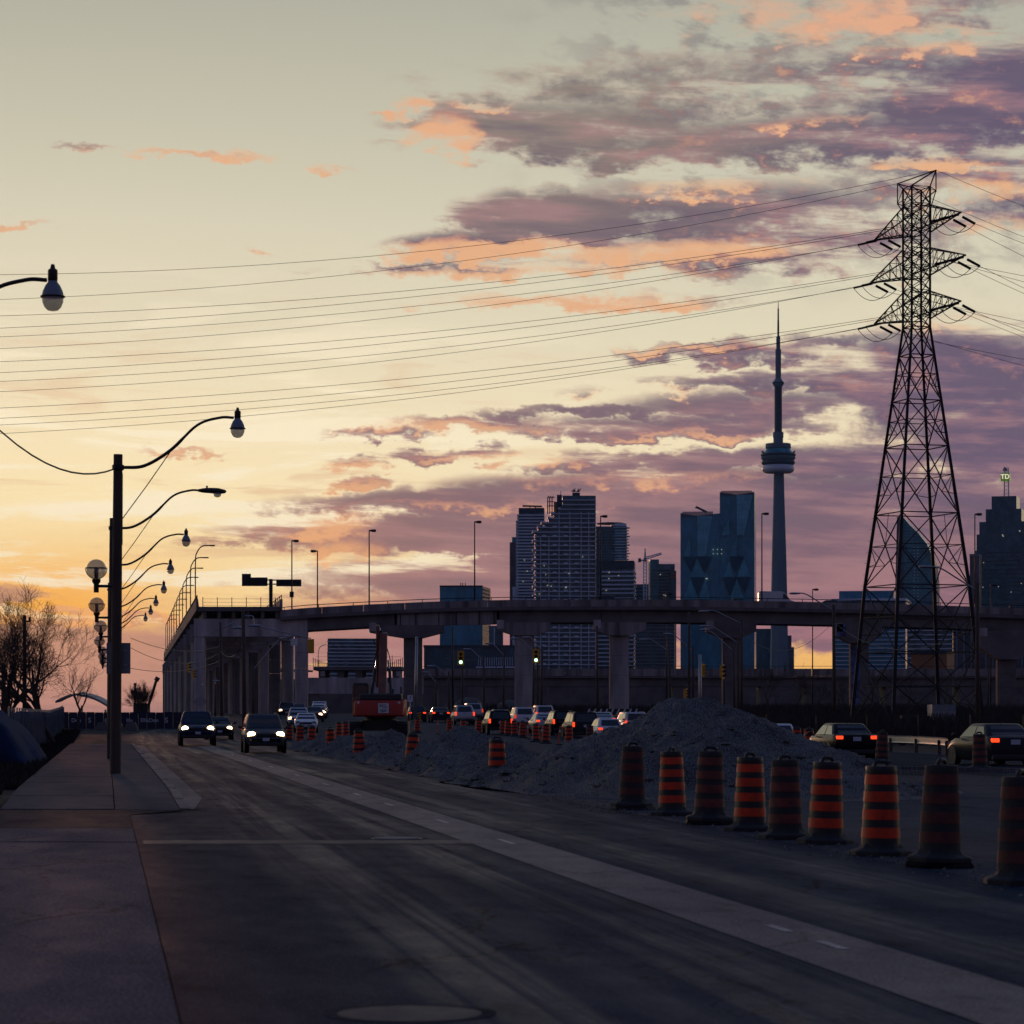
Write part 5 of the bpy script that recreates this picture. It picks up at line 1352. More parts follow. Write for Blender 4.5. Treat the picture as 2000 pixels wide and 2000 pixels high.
bx(t, 'facade', 995.5, 1012, GB, 1059, D, 25, M['glass_purple']); bx(t, 'crown', 1000, 1012, 1059, 1049, D, 20, M['glass_teal'])

# round-cornered tower with podium
D = 1980.0; t = tower('round-fronted tower with disc roof right of the terraced condominium', D, 1195)
bx(t, 'facade', 1164, 1199, GB, 1028, D, 30, M['glass_condo'])
cx_, r_ = XP(1208, D), (XP(1224, D)-XP(1191, D))/2
m = MB(); m.lathe([(r_, ZP(1094, D)), (r_, ZP(1027, D))], 28, (cx_, D+6, 0)); m.build('drum', M['glass_teal'], t, 'auto')
m = MB(); m.lathe([(r_*.95, ZP(1027, D)), (r_*.95, ZP(1022, D))], 28, (cx_, D+6, 0)); m.build('lantern', M['balcony'], t)
m = MB(); c2 = XP(1192, D); m.lathe([(XP(1219, D)-c2, ZP(1022, D)), (XP(1220, D)-c2, ZP(1020.5, D)), (XP(1216, D)-c2, ZP(1019.5, D))], 32, (c2, D+10, 0)); m.build('roof_disc', M['tower_dark'], t)
y = 1030.0; k = 0
while y < 1094:
    m = MB(); e = .5 + .9*(k % 3 == 0); m.lathe([(r_+e+k*.02, ZP(y+1.0, D)), (r_+e+k*.02, ZP(y-.6, D))], 28, (cx_+.6, D+6, 0)); m.build('balcony_ring', M['slab_edge'], t)
    m = MB(); m.box(XP(1164.5, D), XP(1196, D), D-.5, D, ZP(y+.7, D), ZP(y-.7, D)); m.build('floor_band', M['tower_conc'], t); y += 5.6; k += 1
bx(t, 'podium', 1164.3, 1238.5, GB, 1096, D, 32, M['glass_condo'], 6); bx(t, 'podium_parapet', 1172, 1238.8, 1111, 1096.2, D, 32, M['tower_dark'], 7)
y = 1118.0
while y < 1390:
    m = MB(); m.box(XP(1176 if y < 1165 else 1166, D), XP(1241, D), D-8.4, D+30, ZP(y+1.5, D), ZP(y-1.5, D)); m.build('balcony_band', M['slab_edge'], t); y += 8.3
D = 2100.0; t = tower('low dark block between the podium tower and the tower crane', D, 1258)
bx(t, 'facade', 1239, 1278, GB, 1141, D, 26, M['glass_dark'])
for y in range(1146, 1200, 7): bx(t, 'floor_band', 1239, 1278, y+1, y-.6, D, 2, M['tower_conc'], .6)
D = 1900.0; t = tower('teal glass tower with notched top right of the tower crane', D, 1295)
bx(t, 'facade', 1270, 1287, GB, 1092.5, D, 26, M['glass_teal']); bx(t, 'facade_wing', 1287, 1318, GB, 1101.5, D+1, 24, M['glass_condo']); bx(t, 'corner_bay', 1309, 1320.5, GB, 1115, D, 20, M['glass_dark'], 2)
y = 1112.0
while y < 1392:
    m = MB(); m.box(XP(1269.4, D), XP(1308, D), D-.8, D+.9, ZP(y+.8, D), ZP(y-.8, D)); m.build('floor_band', M['tower_conc'], t); y += 6.2
for i in range(4): bx(t, 'painted_lit_pane', 1310 + (i % 2)*5, 1314 + (i % 2)*5, 1124 + (i//2)*6, 1119.5 + (i//2)*6, D, .4, M['orange_build'], 2.4)  # ochre colour stands in for window light, no emission

# tower crane
D = 1850.0; t = tower('slewing tower crane between two glass towers', D, 1260, 'tower_crane', 'crane')
m = MB(); w_ = 1.1
for sx in (-1, 1):
    for sy in (-1, 1): m.tube([P(1260, 1190, D)+Vector((sx*w_, sy*w_, 0)), P(1260, 1094, D)+Vector((sx*w_, sy*w_, 0))], .22, 4)
y = 1188
while y > 1096:
    a, b = P(1260, y, D), P(1260, y-6.5, D)
    for sy in (-1, 1): m.tube([a+Vector((-w_, sy*w_, 0)), b+Vector((w_, sy*w_, 0))], .16, 3); m.tube([a+Vector((w_, sy*w_, 0)), b+Vector((-w_, sy*w_, 0))], .16, 3)
    y -= 6.5
m.build('mast', M['slab_edge'], t)
m = MB(); m.tube([P(1260, 1094, D), P(1260, 1071, D)], [.9, .3], 4); m.build('apex', M['slab_edge'], t)
m = MB(); a, b = P(1260, 1093, D), P(1292, 1082.5, D)
m.tube([a, b], .35, 4); m.tube([a+Vector((0, 0, 1.6)), b+Vector((0, 0, .9))], .3, 4)
for k in range(12): m.tube([a.lerp(b, k/12), a.lerp(b, (k+.5)/12)+Vector((0, 0, 1.4))], .15, 3); m.tube([a.lerp(b, (k+1)/12), a.lerp(b, (k+.5)/12)+Vector((0, 0, 1.4))], .15, 3)
m.build('jib', M['slab_edge'], t)
m = MB(); m.tube([P(1260, 1093, D), P(1247, 1096, D)], .5, 4); m.build('counter_jib', M['slab_edge'], t)
bx(t, 'counterweight', 1246.5, 1252, 1098, 1090.5, D, 2, M['tower_dark'], 1); bx(t, 'cab', 1258.6, 1262, 1097, 1090, D, 2, M['tower_dark'], 1)

# faceted blue tower
D = 2000.0; t = tower('twin-height blue glass tower with triangular facets', D, 1400)
CX = lambda x: 1300 + x/4.83
CY = lambda y: 930 + y/4.83
outline(t, 'facade', [(1329, GB), (1405.6, GB), (1405.6, CY(350)), (CX(300), CY(372)), (1329, CY(345))], D, 34, M['glass_blue'])
outline(t, 'tall_facade', [(1405.6, GB), (1473, GB), (1473, CY(150)), (CX(670), CY(178)), (1405.6, CY(150))], D+.6, 34, M['glass_blue'])
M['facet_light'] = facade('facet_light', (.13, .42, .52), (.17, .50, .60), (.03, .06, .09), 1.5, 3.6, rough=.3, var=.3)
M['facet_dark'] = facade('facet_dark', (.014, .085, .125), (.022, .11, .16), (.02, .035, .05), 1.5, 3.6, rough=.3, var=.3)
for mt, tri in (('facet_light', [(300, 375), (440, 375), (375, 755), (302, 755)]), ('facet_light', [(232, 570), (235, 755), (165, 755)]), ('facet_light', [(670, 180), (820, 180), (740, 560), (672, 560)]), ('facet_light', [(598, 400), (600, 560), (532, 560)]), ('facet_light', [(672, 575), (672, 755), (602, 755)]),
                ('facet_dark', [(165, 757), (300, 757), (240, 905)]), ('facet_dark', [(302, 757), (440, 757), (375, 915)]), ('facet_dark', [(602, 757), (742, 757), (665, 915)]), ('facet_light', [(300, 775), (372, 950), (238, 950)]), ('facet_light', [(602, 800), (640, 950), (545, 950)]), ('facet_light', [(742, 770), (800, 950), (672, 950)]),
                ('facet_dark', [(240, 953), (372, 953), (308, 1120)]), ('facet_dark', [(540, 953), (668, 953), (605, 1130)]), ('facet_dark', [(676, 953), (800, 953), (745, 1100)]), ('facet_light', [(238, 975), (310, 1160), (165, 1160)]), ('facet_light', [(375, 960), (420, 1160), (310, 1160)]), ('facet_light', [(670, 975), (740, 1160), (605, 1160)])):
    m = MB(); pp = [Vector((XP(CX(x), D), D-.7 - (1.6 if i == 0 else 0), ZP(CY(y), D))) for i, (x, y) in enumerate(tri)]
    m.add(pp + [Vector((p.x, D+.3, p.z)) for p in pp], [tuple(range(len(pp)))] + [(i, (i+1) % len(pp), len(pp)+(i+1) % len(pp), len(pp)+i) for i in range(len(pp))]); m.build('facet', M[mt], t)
M['crown_glass'] = glassy('crown_glass', (.25, .24, .28), .55, .3)
for (a, b, y0, y1) in ((CX(160), CX(445), CY(380), CY(333)), (CX(525), CX(812), CY(178), CY(140))):
    bx(t, 'crown_screen', a, b, y0, y1, D, .5, M['crown_glass'], .6)
    for k in range(12):
        q = a + (b-a)*k/11; bx(t, 'crown_mullion', q-.25, q+.25, y0, y1-.3, D, .6, M['tower_dark'], 1.0)
for (x, y) in ((450, 693), (490, 693), (528, 693), (450, 733), (490, 733), (528, 733), (388, 967)):
    w2 = 2.2 if y < 900 else 8
    bx(t, 'lit_window', CX(x)-w2/5, CX(x)+w2/5, CY(y)+.5, CY(y)-.5, D, .3, M['small_lamp'], 3.0)
m = MB(); m.tube([P(CX(372), CY(338), D+10), P(CX(270), CY(288), D+10)], .8, 4); m.tube([P(CX(270), CY(288), D+10), P(CX(266), CY(302), D+10)], .4, 4); m.build('roof_crane', M['tower_dark'], t)

# observation tower
D = 3690.0; t = tower('very tall concrete observation tower with round pod and antenna', D, 1520, 'observation_tower', 'tower')
px2 = D/FPX; oc = (XP(1520, D), D, 0)
def prof(rows, s=1/4.83, y0=560): return [(max(.4, hw*s*px2), ZP(y0 + y*s, D)) for y, hw in rows]
def lt(name, rows, material, n=24, smooth='auto', s=1/4.83, y0=560):
    m = MB(); m.lathe(prof(rows, s, y0)[::-1], n, oc); return m.build(name, material, t, smooth)
lt('antenna', [(143, 3), (205, 4), (208, 7), (320, 8), (322, 9), (466, 10)], M['tower_dark'], 8)
lt('antenna_mast', [(470, 19), (590, 19), (592, 27), (868, 27)], M['tower_conc'], 12)
up = lt('small_pod', [(868, 27), (885, 40), (903, 55), (916, 55), (945, 36)], M['tower_conc'], 24)
lt('pod_window', [(905, 56), (914, 56)], M['tower_dark'], 24)
lt('pod_shaft', [(945, 36), (1370, 36), (1480, 40)], M['tower_dark'], 12)
lt('shaft_collar', [(1372, 50), (1425, 50), (1426, 46), (1482, 46)], M['tower_conc'], 8)
lt('pod_roof', [(1482, 118), (1520, 121), (1526, 118)], M['tower_conc'], 32)
lt('pod_deck', [(1526, 110), (1560, 132), (1573, 140)], M['glass_teal'], 32)
lt('pod_ring', [(1573, 150), (1578, 165), (1592, 166), (1600, 160)], M['tower_dark'], 32)
lt('pod_ring', [(1600, 150), (1612, 164), (1625, 160), (1640, 146)], M['tower_conc'], 32)
lt('pod_ring', [(1640, 146), (1655, 160), (1668, 158), (1685, 138)], M['tower_dark'], 32)
lt('radome', [(1683, 138), (1692, 148), (1712, 154), (1732, 152), (1750, 138), (1758, 118), (1760, 58)], M['balcony'], 32, True)
for a in (-1, 1):
    m = MB(); m.tube([Vector((oc[0]+a*135/4.83*px2, D-2, ZP(560+1570/4.83, D))), Vector((oc[0]+a*158/4.83*px2, D-2, ZP(560+1553/4.83, D)))], 1.2, 5); m.build('davit', M['tower_dark'], t)
# Y-shaped tapering shaft
rows_ = [(1757, 54), (1932, 58), (2200, 66), (2500, 76), (2900, 86), (3300, 92), (4100, 110)]
rings = []
for y, hw in rows_[::-1]:
    r0 = hw/4.83*px2; z = ZP(560+y/4.83, D); ring = []
    for k in range(3):
        a0 = R(90 + 120*k + 30)
        for da, q in ((-16, 1.0), (16, 1.0), (60, .62)): ring.append((oc[0] + r0*q*math.cos(a0+R(da)), D + r0*q*math.sin(a0+R(da)), z))
    rings.append(ring)
m = MB(); m.loft(rings); m.build('shaft', M['tower_conc'], t)
t = tower('dark office block at the foot of the observation tower', D+80, 1510)
bx(t, 'facade', 1476, 1538, GB, 1228, D+60, 60, M['glass_dark']); bx(t, 'step', 1538, 1546, GB, 1241, D+60, 50, M['glass_purple']); bx(t, 'step', 1546, 1551, GB, 1264, D+60, 40, M['glass_dark'])

# curved sail-shaped tower
D = 2900.0; t = tower('sail-shaped tower with curved right edge behind the lattice tower', D, 1790)
outline(t, 'facade', [(1744, GB), (1829.5, GB), (1829, 1142.7), (1826, 1106), (1820, 1084.7), (1810, 1063), (1795, 1043), (1777, 1025), (1764, 1009.5), (1753, 1009.5)], D, 40, M['glass_teal'])
outline(t, 'side_strip', [(1743, GB), (1765, GB), (1764.5, 1009), (1752.5, 1009)], D-1, 30, M['glass_purple'])
y = 1022.0
while y < 1192:
    xr = interp([(1009, 1764), (1025, 1777), (1043, 1795), (1063, 1810), (1085, 1820), (1106, 1826), (1143, 1829), (1200, 1829.5)], y)
    m = MB(); m.box(XP(1766, D), XP(xr-.6, D), D-.6, D+.3, ZP(y+.5, D), ZP(y-.5, D)); m.build('floor_band', M['tower_conc'], t)
    y += 6.0
for i in range(40):
    y = 1066 + (i//2)*6.0; x = 1786 + (i % 2)*7
    if y < 1190: bx(t, 'lit_window', x-1.0, x+1.0, y+3.4, y+2.2, D, .3, M['slab_edge'], .9)  # window light put into the pale slab colour here, not emitted

# stepped bank tower with sign
D = 3200.0; t = tower('stepped dark bank tower with a lit sign on its mast', D, 1961)
for i, (a, b, y) in enumerate(((1937, 1985, 969), (1927, 1996, 994), (1916, 2006, 1018.6), (1912, 2010, 1043), (1910.5, 2012, 1075))):
    bx(t, 'tier', a, b, GB, y, D - 3*i, 40+3*i, M['glass_dark'])
y = 1080.0
while y < 1190: bx(t, 'floor_band', 1910.4, 2012, y+.6, y-.6, D, .5, M['tower_dark'], 12.6); y += 8.2
m = MB()
for sx in (-1, 1):
    for sy in (-1, 1): m.tube([P(1961, 969, D+10)+Vector((sx*2.6, sy*2.6, 0)), P(1961, 914, D+10)+Vector((sx*2.0, sy*2.0, 0))], .45, 4)
y = 968
while y > 918:
    for a, b in ((-1, 1), (1, -1)): m.tube([P(1961, y, D+10)+Vector((a*2.6, -2.6, 0)), P(1961, y-7, D+10)+Vector((b*2.4, -2.6, 0))], .3, 3)
    y -= 7
m.build('mast', M['slab_edge'], t)
m = MB(); m.lathe([(2.8, ZP(918, D)), (2.2, ZP(914, D)), (.8, ZP(911, D))], 8, (XP(1961, D), D+10, 0)); m.build('mast_cap', M['tower_dark'], t)
M['sign_green'] = emit('sign_green', (.09, .20, .015), .55); M['sign_letter'] = emit('sign_letter', (1.0, .82, .66), .95)
sgn = bx(t, 'sign_cube', 1952.5, 1970, 938.5, 924, D+4, 10, M['sign_green'])
lettering('TD', 7.4, (0, 0, 0), (R(90), 0, 0), M['sign_letter'], sgn, .15)
C.objects[-1].location = P(1961.5, 931.2, D+3.3) - t.location
for k in range(4): pass
D = 3050.0; t = tower('pale purplish concrete slab left of the stepped bank tower', D, 1902)
bx(t, 'facade', 1894, 1912, GB, 1084, D, 30, M['glass_purple'])
bx(t, 'roof_edge', 1893.6, 1912.4, 1086, 1082, D, 31, M['tower_conc'], 1)

# low glass building and apartment slabs seen over and under the ramp on the right
D = 1500.0; t = tower('low wide glass pavilion left of the lattice tower', D, 1700)
bx(t, 'glass_storey', 1639, 1745, 1176, 1154, D, 30, M['glass_blue']); bx(t, 'ledge', 1625, 1770, 1174, 1169.5, D, 40, M['slab_edge'], 4); bx(t, 'base', 1628, 1768, GB, 1174.2, D, 36, M['glass_blue'])
for y in range(1186, 1392, 8): bx(t, 'floor_band', 1627.5, 1768.5, y+1, y-.7, D, 2, M['slab_edge'], .8)
D = 1400.0; t = tower('grey apartment slab seen under the ramp behind the lattice tower', D, 1810)
bx(t, 'facade', 1772, 1860, GB, 1196, D, 30, M['glass_condo'])
for y in range(1204, 1392, 9): bx(t, 'floor_band', 1771, 1861, y+1, y-.8, D, 2, M['slab_edge'], .8)
D = 1300.0; t = tower('dim purplish block under the ramp at far right', D, 1920)
bx(t, 'facade', 1862, 2080, GB, 1198, D, 30, M['glass_purple'])
for a in range(1868, 2080, 14): bx(t, 'pilaster', a, a+3, GB, 1200, D, 1, M['tower_conc'], 1.0)
D = 900.0; t = tower('ochre brown hall under the ramp behind the lattice tower', D, 1815, 'hall')
bx(t, 'wall', 1780, 1849, GB, 1274, D, 30, M['orange_build']); bx(t, 'roof_edge', 1779, 1850, 1276, 1272.5, D, 31, M['tower_dark'], .6)

# blue office on the left of the skyline
D = 1200.0; t = tower('low blue office block left of the slab tower', D, 905)
bx(t, 'facade', 859, 942.4, GB, 1144, D, 30, M['glass_blue'])
m = MB(); m.loft([[(XP(942.5, D), D+.2, z), (XP(958.7, D), D+26, z), (XP(955, D), D+27, z), (XP(941, D), D+8, z)] for z in (ZP(GB, D), ZP(1144.5, D))]); m.build('side_wing', M['glass_dark'], t)
for k in range(4): 
    y = 1150 + k*7; m = MB(); m.loft([[(XP(944, D)+.1, D+1.4, z), (XP(956, D)+.1, D+22, z), (XP(956, D), D+23, z), (XP(944, D), D+2.4, z)] for z in (ZP(y+2.6, D), ZP(y, D))]); m.build('painted_lit_pane', M['orange_build'], t)  # window glow put into the ochre colour, these panes emit nothing
for a in (899, 903, 908): bx(t, 'roof_vent', a, a+1.6, 1144, 1138, D, 2, M['tower_dark'], -6)
bx(t, 'roof_edge', 858.6, 942.8, 1146, 1143.4, D, 30, M['tower_dark'], .4)
D = 1350.0; t = tower('blue banded apartment block glimpsed under the ramp left of the excavator', D, 690)
bx(t, 'facade', 640, 745, GB, 1247, D, 30, M['glass_condo'])
for y in range(1253, 1392, 7): bx(t, 'floor_band', 639, 746, y+1.2, y-.8, D, 2, M['slab_edge'], .8)
D = 1000.0; t = tower('long dark navy hall behind the traffic signals', D, 950, 'hall')
bx(t, 'wall', 828, 1005, GB, 1262, D, 30, M['glass_dark']); bx(t, 'canopy', 930, 1005, 1305, 1301.5, D, 4, M['slab_edge'], 5); bx(t, 'roof_edge', 827, 1006, 1264, 1260, D, 31, M['tower_dark'], .5)
for k in range(16): bx(t, 'pilaster', 934+k*4.4, 935+k*4.4, 1300, 1284, D, .5, M['slab_edge'], .5)
D = 1150.0; t = tower('narrow teal block under the ramp left of the first pier', D, 968)
bx(t, 'facade', 955, 982, GB, 1222, D, 22, M['glass_condo']); bx(t, 'pilaster', 964.5, 966.5, GB, 1226, D, 1, M['slab_edge'], 1.0)
D = 1700.0; t = tower('shadowed block under the ramp between second and third piers', D, 1280)
bx(t, 'facade', 1242, 1317, GB, 1206, D, 20, M['glass_dark'])
for y in range(1212, 1392, 7): bx(t, 'floor_band', 1241.5, 1317.5, y+.8, y-.6, D, 2, M['tower_conc'], .8)

# each block is turned a little, so its sunlit left side is hidden
for o, a in TURN:
    lb = o['label']
    if 'terraced' in lb and 'tall' in lb: k = 0.3
    elif 'observation' in lb or 'crane' in lb: k = 0
    else: k = 1.5
    o.rotation_euler = (0, 0, -a*k - (R(.8) if k == 1.5 else 0))

# a few rooms already lit
rnd = random.Random(77)
for lb_, D_, (xa_, xb_), (ya_, yb_), n_ in (('tall terraced', 1800.0, (1050, 1160), (1050, 1165), 9), ('round-fronted', 1980.0, (1180, 1234), (1115, 1165), 4), ('slab tower', 1950.0, (1020, 1042), (1010, 1160), 3), ('stepped dark bank', 3200.0, (1916, 1998), (1030, 1180), 8), ('teal glass', 1900.0, (1272, 1305), (1110, 1165), 3)):
    own = [o for o, a in TURN if lb_ in o['label']][0]
    for _ in range(n_):
        x, y = rnd.uniform(xa_, xb_), rnd.uniform(ya_, yb_)
        bx(own, 'lit_window', x-.6, x+.6, y+.7, y-.5, D_, .3, M['small_lamp'], 14.0 if 'bank' in lb_ else 8.8 if 'round' in lb_ else 2.2)

# ================================================================== traffic signals
M['lens_dark'] = mat('lens_dark', (.03, .012, .01), .3, var=0)
def signal(px, py, D, label, face, zpole=True, arm=None, scale=1.0):
    """face: angle about z, 0 = lenses to the camera"""
    c = P(px, py, D); t = thing('traffic_signal', label, 'traffic light', (c.x, D, gz(D)), 0, 'yellow traffic signals')
    z = c.z - gz(D); rot = Matrix.Translation((0, 0, z)) @ Matrix.Rotation(face, 4, 'Z'); s = scale
    m = MB(); m.box(-.30*s, .30*s, -.04, .02, -.64*s, .64*s, rot); m.build('backboard', M['yellow'], t, False, False)
    m = MB(); m.box(-.17*s, .17*s, .021, .24, -.55*s, .55*s, rot); m.build('housing', M['yellow'], t, False, False, bevel=.03)
    for k, zz in enumerate((.36, 0, -.36)):
        m = MB(); m.lathe([(.135*s, 0), (.12*s, .03), (.03, .05)], 14, m=rot @ Matrix.Translation((0, -.045, zz*s)) @ Matrix.Rotation(R(90), 4, 'X'))
        m.build('lens', M['green_on'] if k == 2 and abs(face) < .5 else M['lens_dark'], t, True, False)
        m = MB(); pts = [(.15*s*math.cos(R(a)), .15*s*math.sin(R(a))) for a in range(-10, 191, 20)]
        for q in (0,): m.loft([[(x, -.05, zz*s+y) for x, y in pts], [(x, -.26, zz*s+y) for x, y in pts]], closed=False); m.v = [tuple(rot @ Vector(v)) for v in m.v]
        m.build('visor', M['black'], t, False, False)
    if zpole:
        m = MB(); m.tube([(.14, .32, -.1), (.14, .32, z+.9)], .09, 8); m.build('pole', M['wood'], t, True, False)
        m = MB(); m.tube([(.14, .32, z), (0, .15, z)], .04, 5); m.build('bracket', M['galv'], t, False, False)
    if arm:
        m = MB(); m.tube([(0, .1, z+.7), Vector(P(*arm, D)) - t.location], .05, 6); m.build('arm', M['galv'], t, True, False)
    return t
signal(900, 1285.5, 250, 'yellow signal showing green, left of the first pier', 0)
signal(1047, 1281.5, 250, 'yellow signal showing green, right of the first pier', 0)
signal(607, 1262, 250, 'yellow signal seen from behind at the right leg of the portal frame', math.pi, False, (498, 1222))
signal(1374, 1309, 245, 'yellow signal seen edge-on, left of a pair at the third pier', R(115), False, (1366, 1300), .85)
signal(1412, 1312, 240, 'yellow signal seen edge-on, right of a pair at the third pier', R(65), True)
signal(1341, 1355, 250, 'small yellow signal low at the left foot of the signal pair', R(70), True, None, .75)
signal(369, 1304, 330, 'dim yellow signal against the left leg of the portal frame', R(75), False, (385, 1296), .9)
signal(379, 1317, 330, 'lower dim yellow signal against the left leg of the portal frame', R(100), False, (385, 1307), .9)

# ================================================================== wooden street-light poles under the ramp
def light_pole(px, ytop, D, label, tip=None, r=.14, material='wood', base=None):
    top = P(px, ytop, D); b0 = gz(D)
    t = thing('street_light', label, 'street light', (top.x, D, b0), 0, 'street lights under the elevated road')
    h = top.z - b0; lean = random.uniform(-.15, .15)
    m = MB(); m.tube([(lean, 0, -.1), (0, 0, h)], [r*1.15, r*.85], 8); m.build('pole', M[material], t, True, False)
    if tip:
        e = P(tip[0], tip[1], D); d = e - top; sx = 1 if d.x > 0 else -1
        s0 = Vector((0, 0, h-.5)); en = Vector((d.x, 0, h + d.z))
        p_ = curve_pts([s0, s0.lerp(en, .35) + Vector((0, 0, .22)), s0.lerp(en, .68) + Vector((0, 0, .42)), en - Vector((sx*.25, 0, -.02)), en], 5)
        m = MB(); m.tube(p_, .05, 6); m.build('arm', M['galv'], t, True, False)
        m = MB(); rings = []
        for (q, w_, a) in ((-.7, .05, .05), (-.4, .12, .09), (0, .16, .10), (.25, .08, .05)): rings.append([(en.x + sx*q, w_*math.cos(k*math.pi/4), en.z + .0 + a*math.sin(k*math.pi/4)) for k in range(8)])
        m.loft(rings); m.build('lamp_head', M['galv'], t, True, False)
    return t
for (px, yt, D, tip, lb) in ((1628, 1181, 232, (1547, 1159), 'stout wooden light pole right of the sunset gap, arm to the left'), (1449, 1208, 262, (1370, 1194), 'wooden light pole at the third pier with the highest arm'), (1441, 1246, 282, (1372, 1223), 'wooden light pole at the third pier with the upper of two paired arms'),
        (1432, 1262, 292, (1372, 1230), 'wooden light pole at the third pier with the lower of two paired arms'), (1346, 1195, 300, None, 'plain tall wooden pole left of the signal pair'), (1354, 1262, 300, (1300, 1238), 'wooden light pole just left of the signal pair, arm to the left'), (1307, 1263, 290, (1253, 1249), 'wooden light pole under the blue faceted tower'),
        (1166, 1222, 285, None, 'plain wooden pole in front of the second pier'), (1059, 1262, 272, (1025, 1245), 'leaning wooden light pole right of the first pier'), (1043, 1264, 292, (1001, 1247), 'wooden light pole at the right edge of the first pier'), (985, 1272, 300, (951, 1257), 'wooden light pole left of the first pier'), (944, 1282, 312, (908, 1268), 'wooden light pole right of the left green signal'),
        (876, 1312, 330, (838, 1301), 'wooden light pole left of the left green signal'), (852, 1326, 342, (828, 1313), 'small wooden light pole farther left of the left green signal'), (475, 1189, 205, (503, 1222), 'stout wooden pole in front of the portal frame with a short lamp arm'), (430, 1216, 222, (470, 1226), 'wooden pole left of the stout pole, long arm to the right'),
        (494, 1300, 300, (556, 1246), 'wooden pole under the portal frame with a long pale arm rising right'), (421, 1336, 330, (420, 1330), 'short wooden pole under the portal frame'), (1909, 1139, 185, (1802, 1107), 'tall wooden pole left of the bank tower, long arm crossing the lattice legs'), (1931, 1300, 300, None, 'plain thin pole at the far right pier')):
    light_pole(px, yt, D, lb, tip, .15 if yt < 1200 else .12)
light_pole(814, 1243, 245, 'grey metal pole standing right of the excavator', None, .13, 'galv')
light_pole(883, 1224, 420, 'black pole before the dark blue hall', None, .13, 'steel_dark')
light_pole(1367, 1278, 240, 'blue-grey metal signal pole behind the big heap', None, .13, 'galv')
# slack wires strung between the poles
for (a, b, sag, lb) in ((P(475, 1200, 205), P(607, 1250, 250), .8, 'slack wire from the stout pole to the rear-facing signal'), (P(430, 1225, 222), P(340, 1215, 230), 1.0, 'slack wire left of the wooden pole at the portal frame'), (P(430, 1270, 222), P(475, 1260, 205), .7, 'short slack wire between the two poles at the portal frame'),
                    (P(255, 1246, 170), P(430, 1262, 222), .6, 'wire running from the lamp row to the portal frame'), (P(255, 1265, 170), P(430, 1275, 222), .9, 'second wire running from the lamp row to the portal frame'), (P(255, 1305, 170), P(430, 1290, 222), .5, 'lowest wire running from the lamp row to the portal frame'),
                    (P(1445, 1230, 262), P(1628, 1215, 232), 2.2, 'slack wire crossing the sunset gap'), (P(1628, 1215, 232), P(1909, 1220, 185), 2.0, 'slack wire from the stout pole past the lattice tower'), (P(1043, 1268, 292), P(1166, 1262, 285), .6, 'wire between the first and second piers'), (P(865, 1285, 250), P(1060, 1272, 272), .5, 'wire running past both green signals')):
    wire('slack_wire', [a.lerp(b, k/16) + Vector((0, 0, -sag*4*(k/16)*(1-k/16))) for k in range(17)], .018, lb, 'wire')

# ================================================================== left side: fences, tarp, hoarding, trees
def fline(y): return -3.3 + RK*y
fc = thing('fabric_fence', 'construction fence hung with blue fabric along the sidewalk', 'fence', (fline(150), 150, 0))
y = 96.0; rnd = random.Random(4)
while y < 219:
    y2 = y + 3.0; nn = 6; m = MB()
    for j in range(5):
        for k in range(nn+1):
            yy = y + 2.96*k/nn; m.v.append((fline(yy) + .10*mnoise.noise(Vector((yy*.9, j*.6, 2.0))) + (.06 if j == 0 else 0), yy, gz(yy) + .08 + (1.72 + .09*mnoise.noise(Vector((yy*.7, 3, 1))))*j/4))
    for j in range(4):
        for k in range(nn): m.f.append((j*(nn+1)+k, j*(nn+1)+k+1, (j+1)*(nn+1)+k+1, (j+1)*(nn+1)+k))
    o = m.build('fabric_panel', M['blue_tarp'], fc, True); so_ = o.modifiers.new('s', 'SOLIDIFY'); so_.thickness = .012
    m = MB(); m.tube([(fline(y)-.06, y, gz(y)), (fline(y)-.06, y, gz(y)+1.95)], .03, 6); m.build('fence_post', M['galv'], fc); y = y2
# slumped tarp at the near end
m = MB(); nu, nv = 14, 10; t = thing('tarpaulin', 'blue tarpaulin slumped over the near end of the fabric fence', 'tarp', (-16.0, 88, 0))
for i in range(nu+1):
    for j in range(nv+1):
        u, v = i/nu, j/nv
        x = -18.0 + u*2.75; yv = 84 + v*11 ; h = (2.1*(1-u**2.6)*(1-.08*v)) if u < 1 else 0
        h += .22*mnoise.noise(Vector((u*5, v*4, 1)))*(1-u) + .09*mnoise.noise(Vector((u*14+v*3, v*5, 4)))
        if j == 0: h = .02
        if j == 1: yv -= .75
        m.v.append((x + (v-.5)*-1.2, yv, max(.03, h)))
for i in range(nu):
    for j in range(nv): m.f.append((i*(nv+1)+j, (i+1)*(nv+1)+j, (i+1)*(nv+1)+j+1, i*(nv+1)+j+1))
o = m.build('sheet', M['blue_tarp'], t, True); so_ = o.modifiers.new('s', 'SOLIDIFY'); so_.thickness = .015
m = MB(); m.prism([(-19.4, 0), (-15.25, 0), (-15.5, .55), (-16.0, 1.1), (-16.8, 1.5), (-19.4, 1.75)], 84.15, 90); m.build('covered_stack', M['blue_tarp'], t)
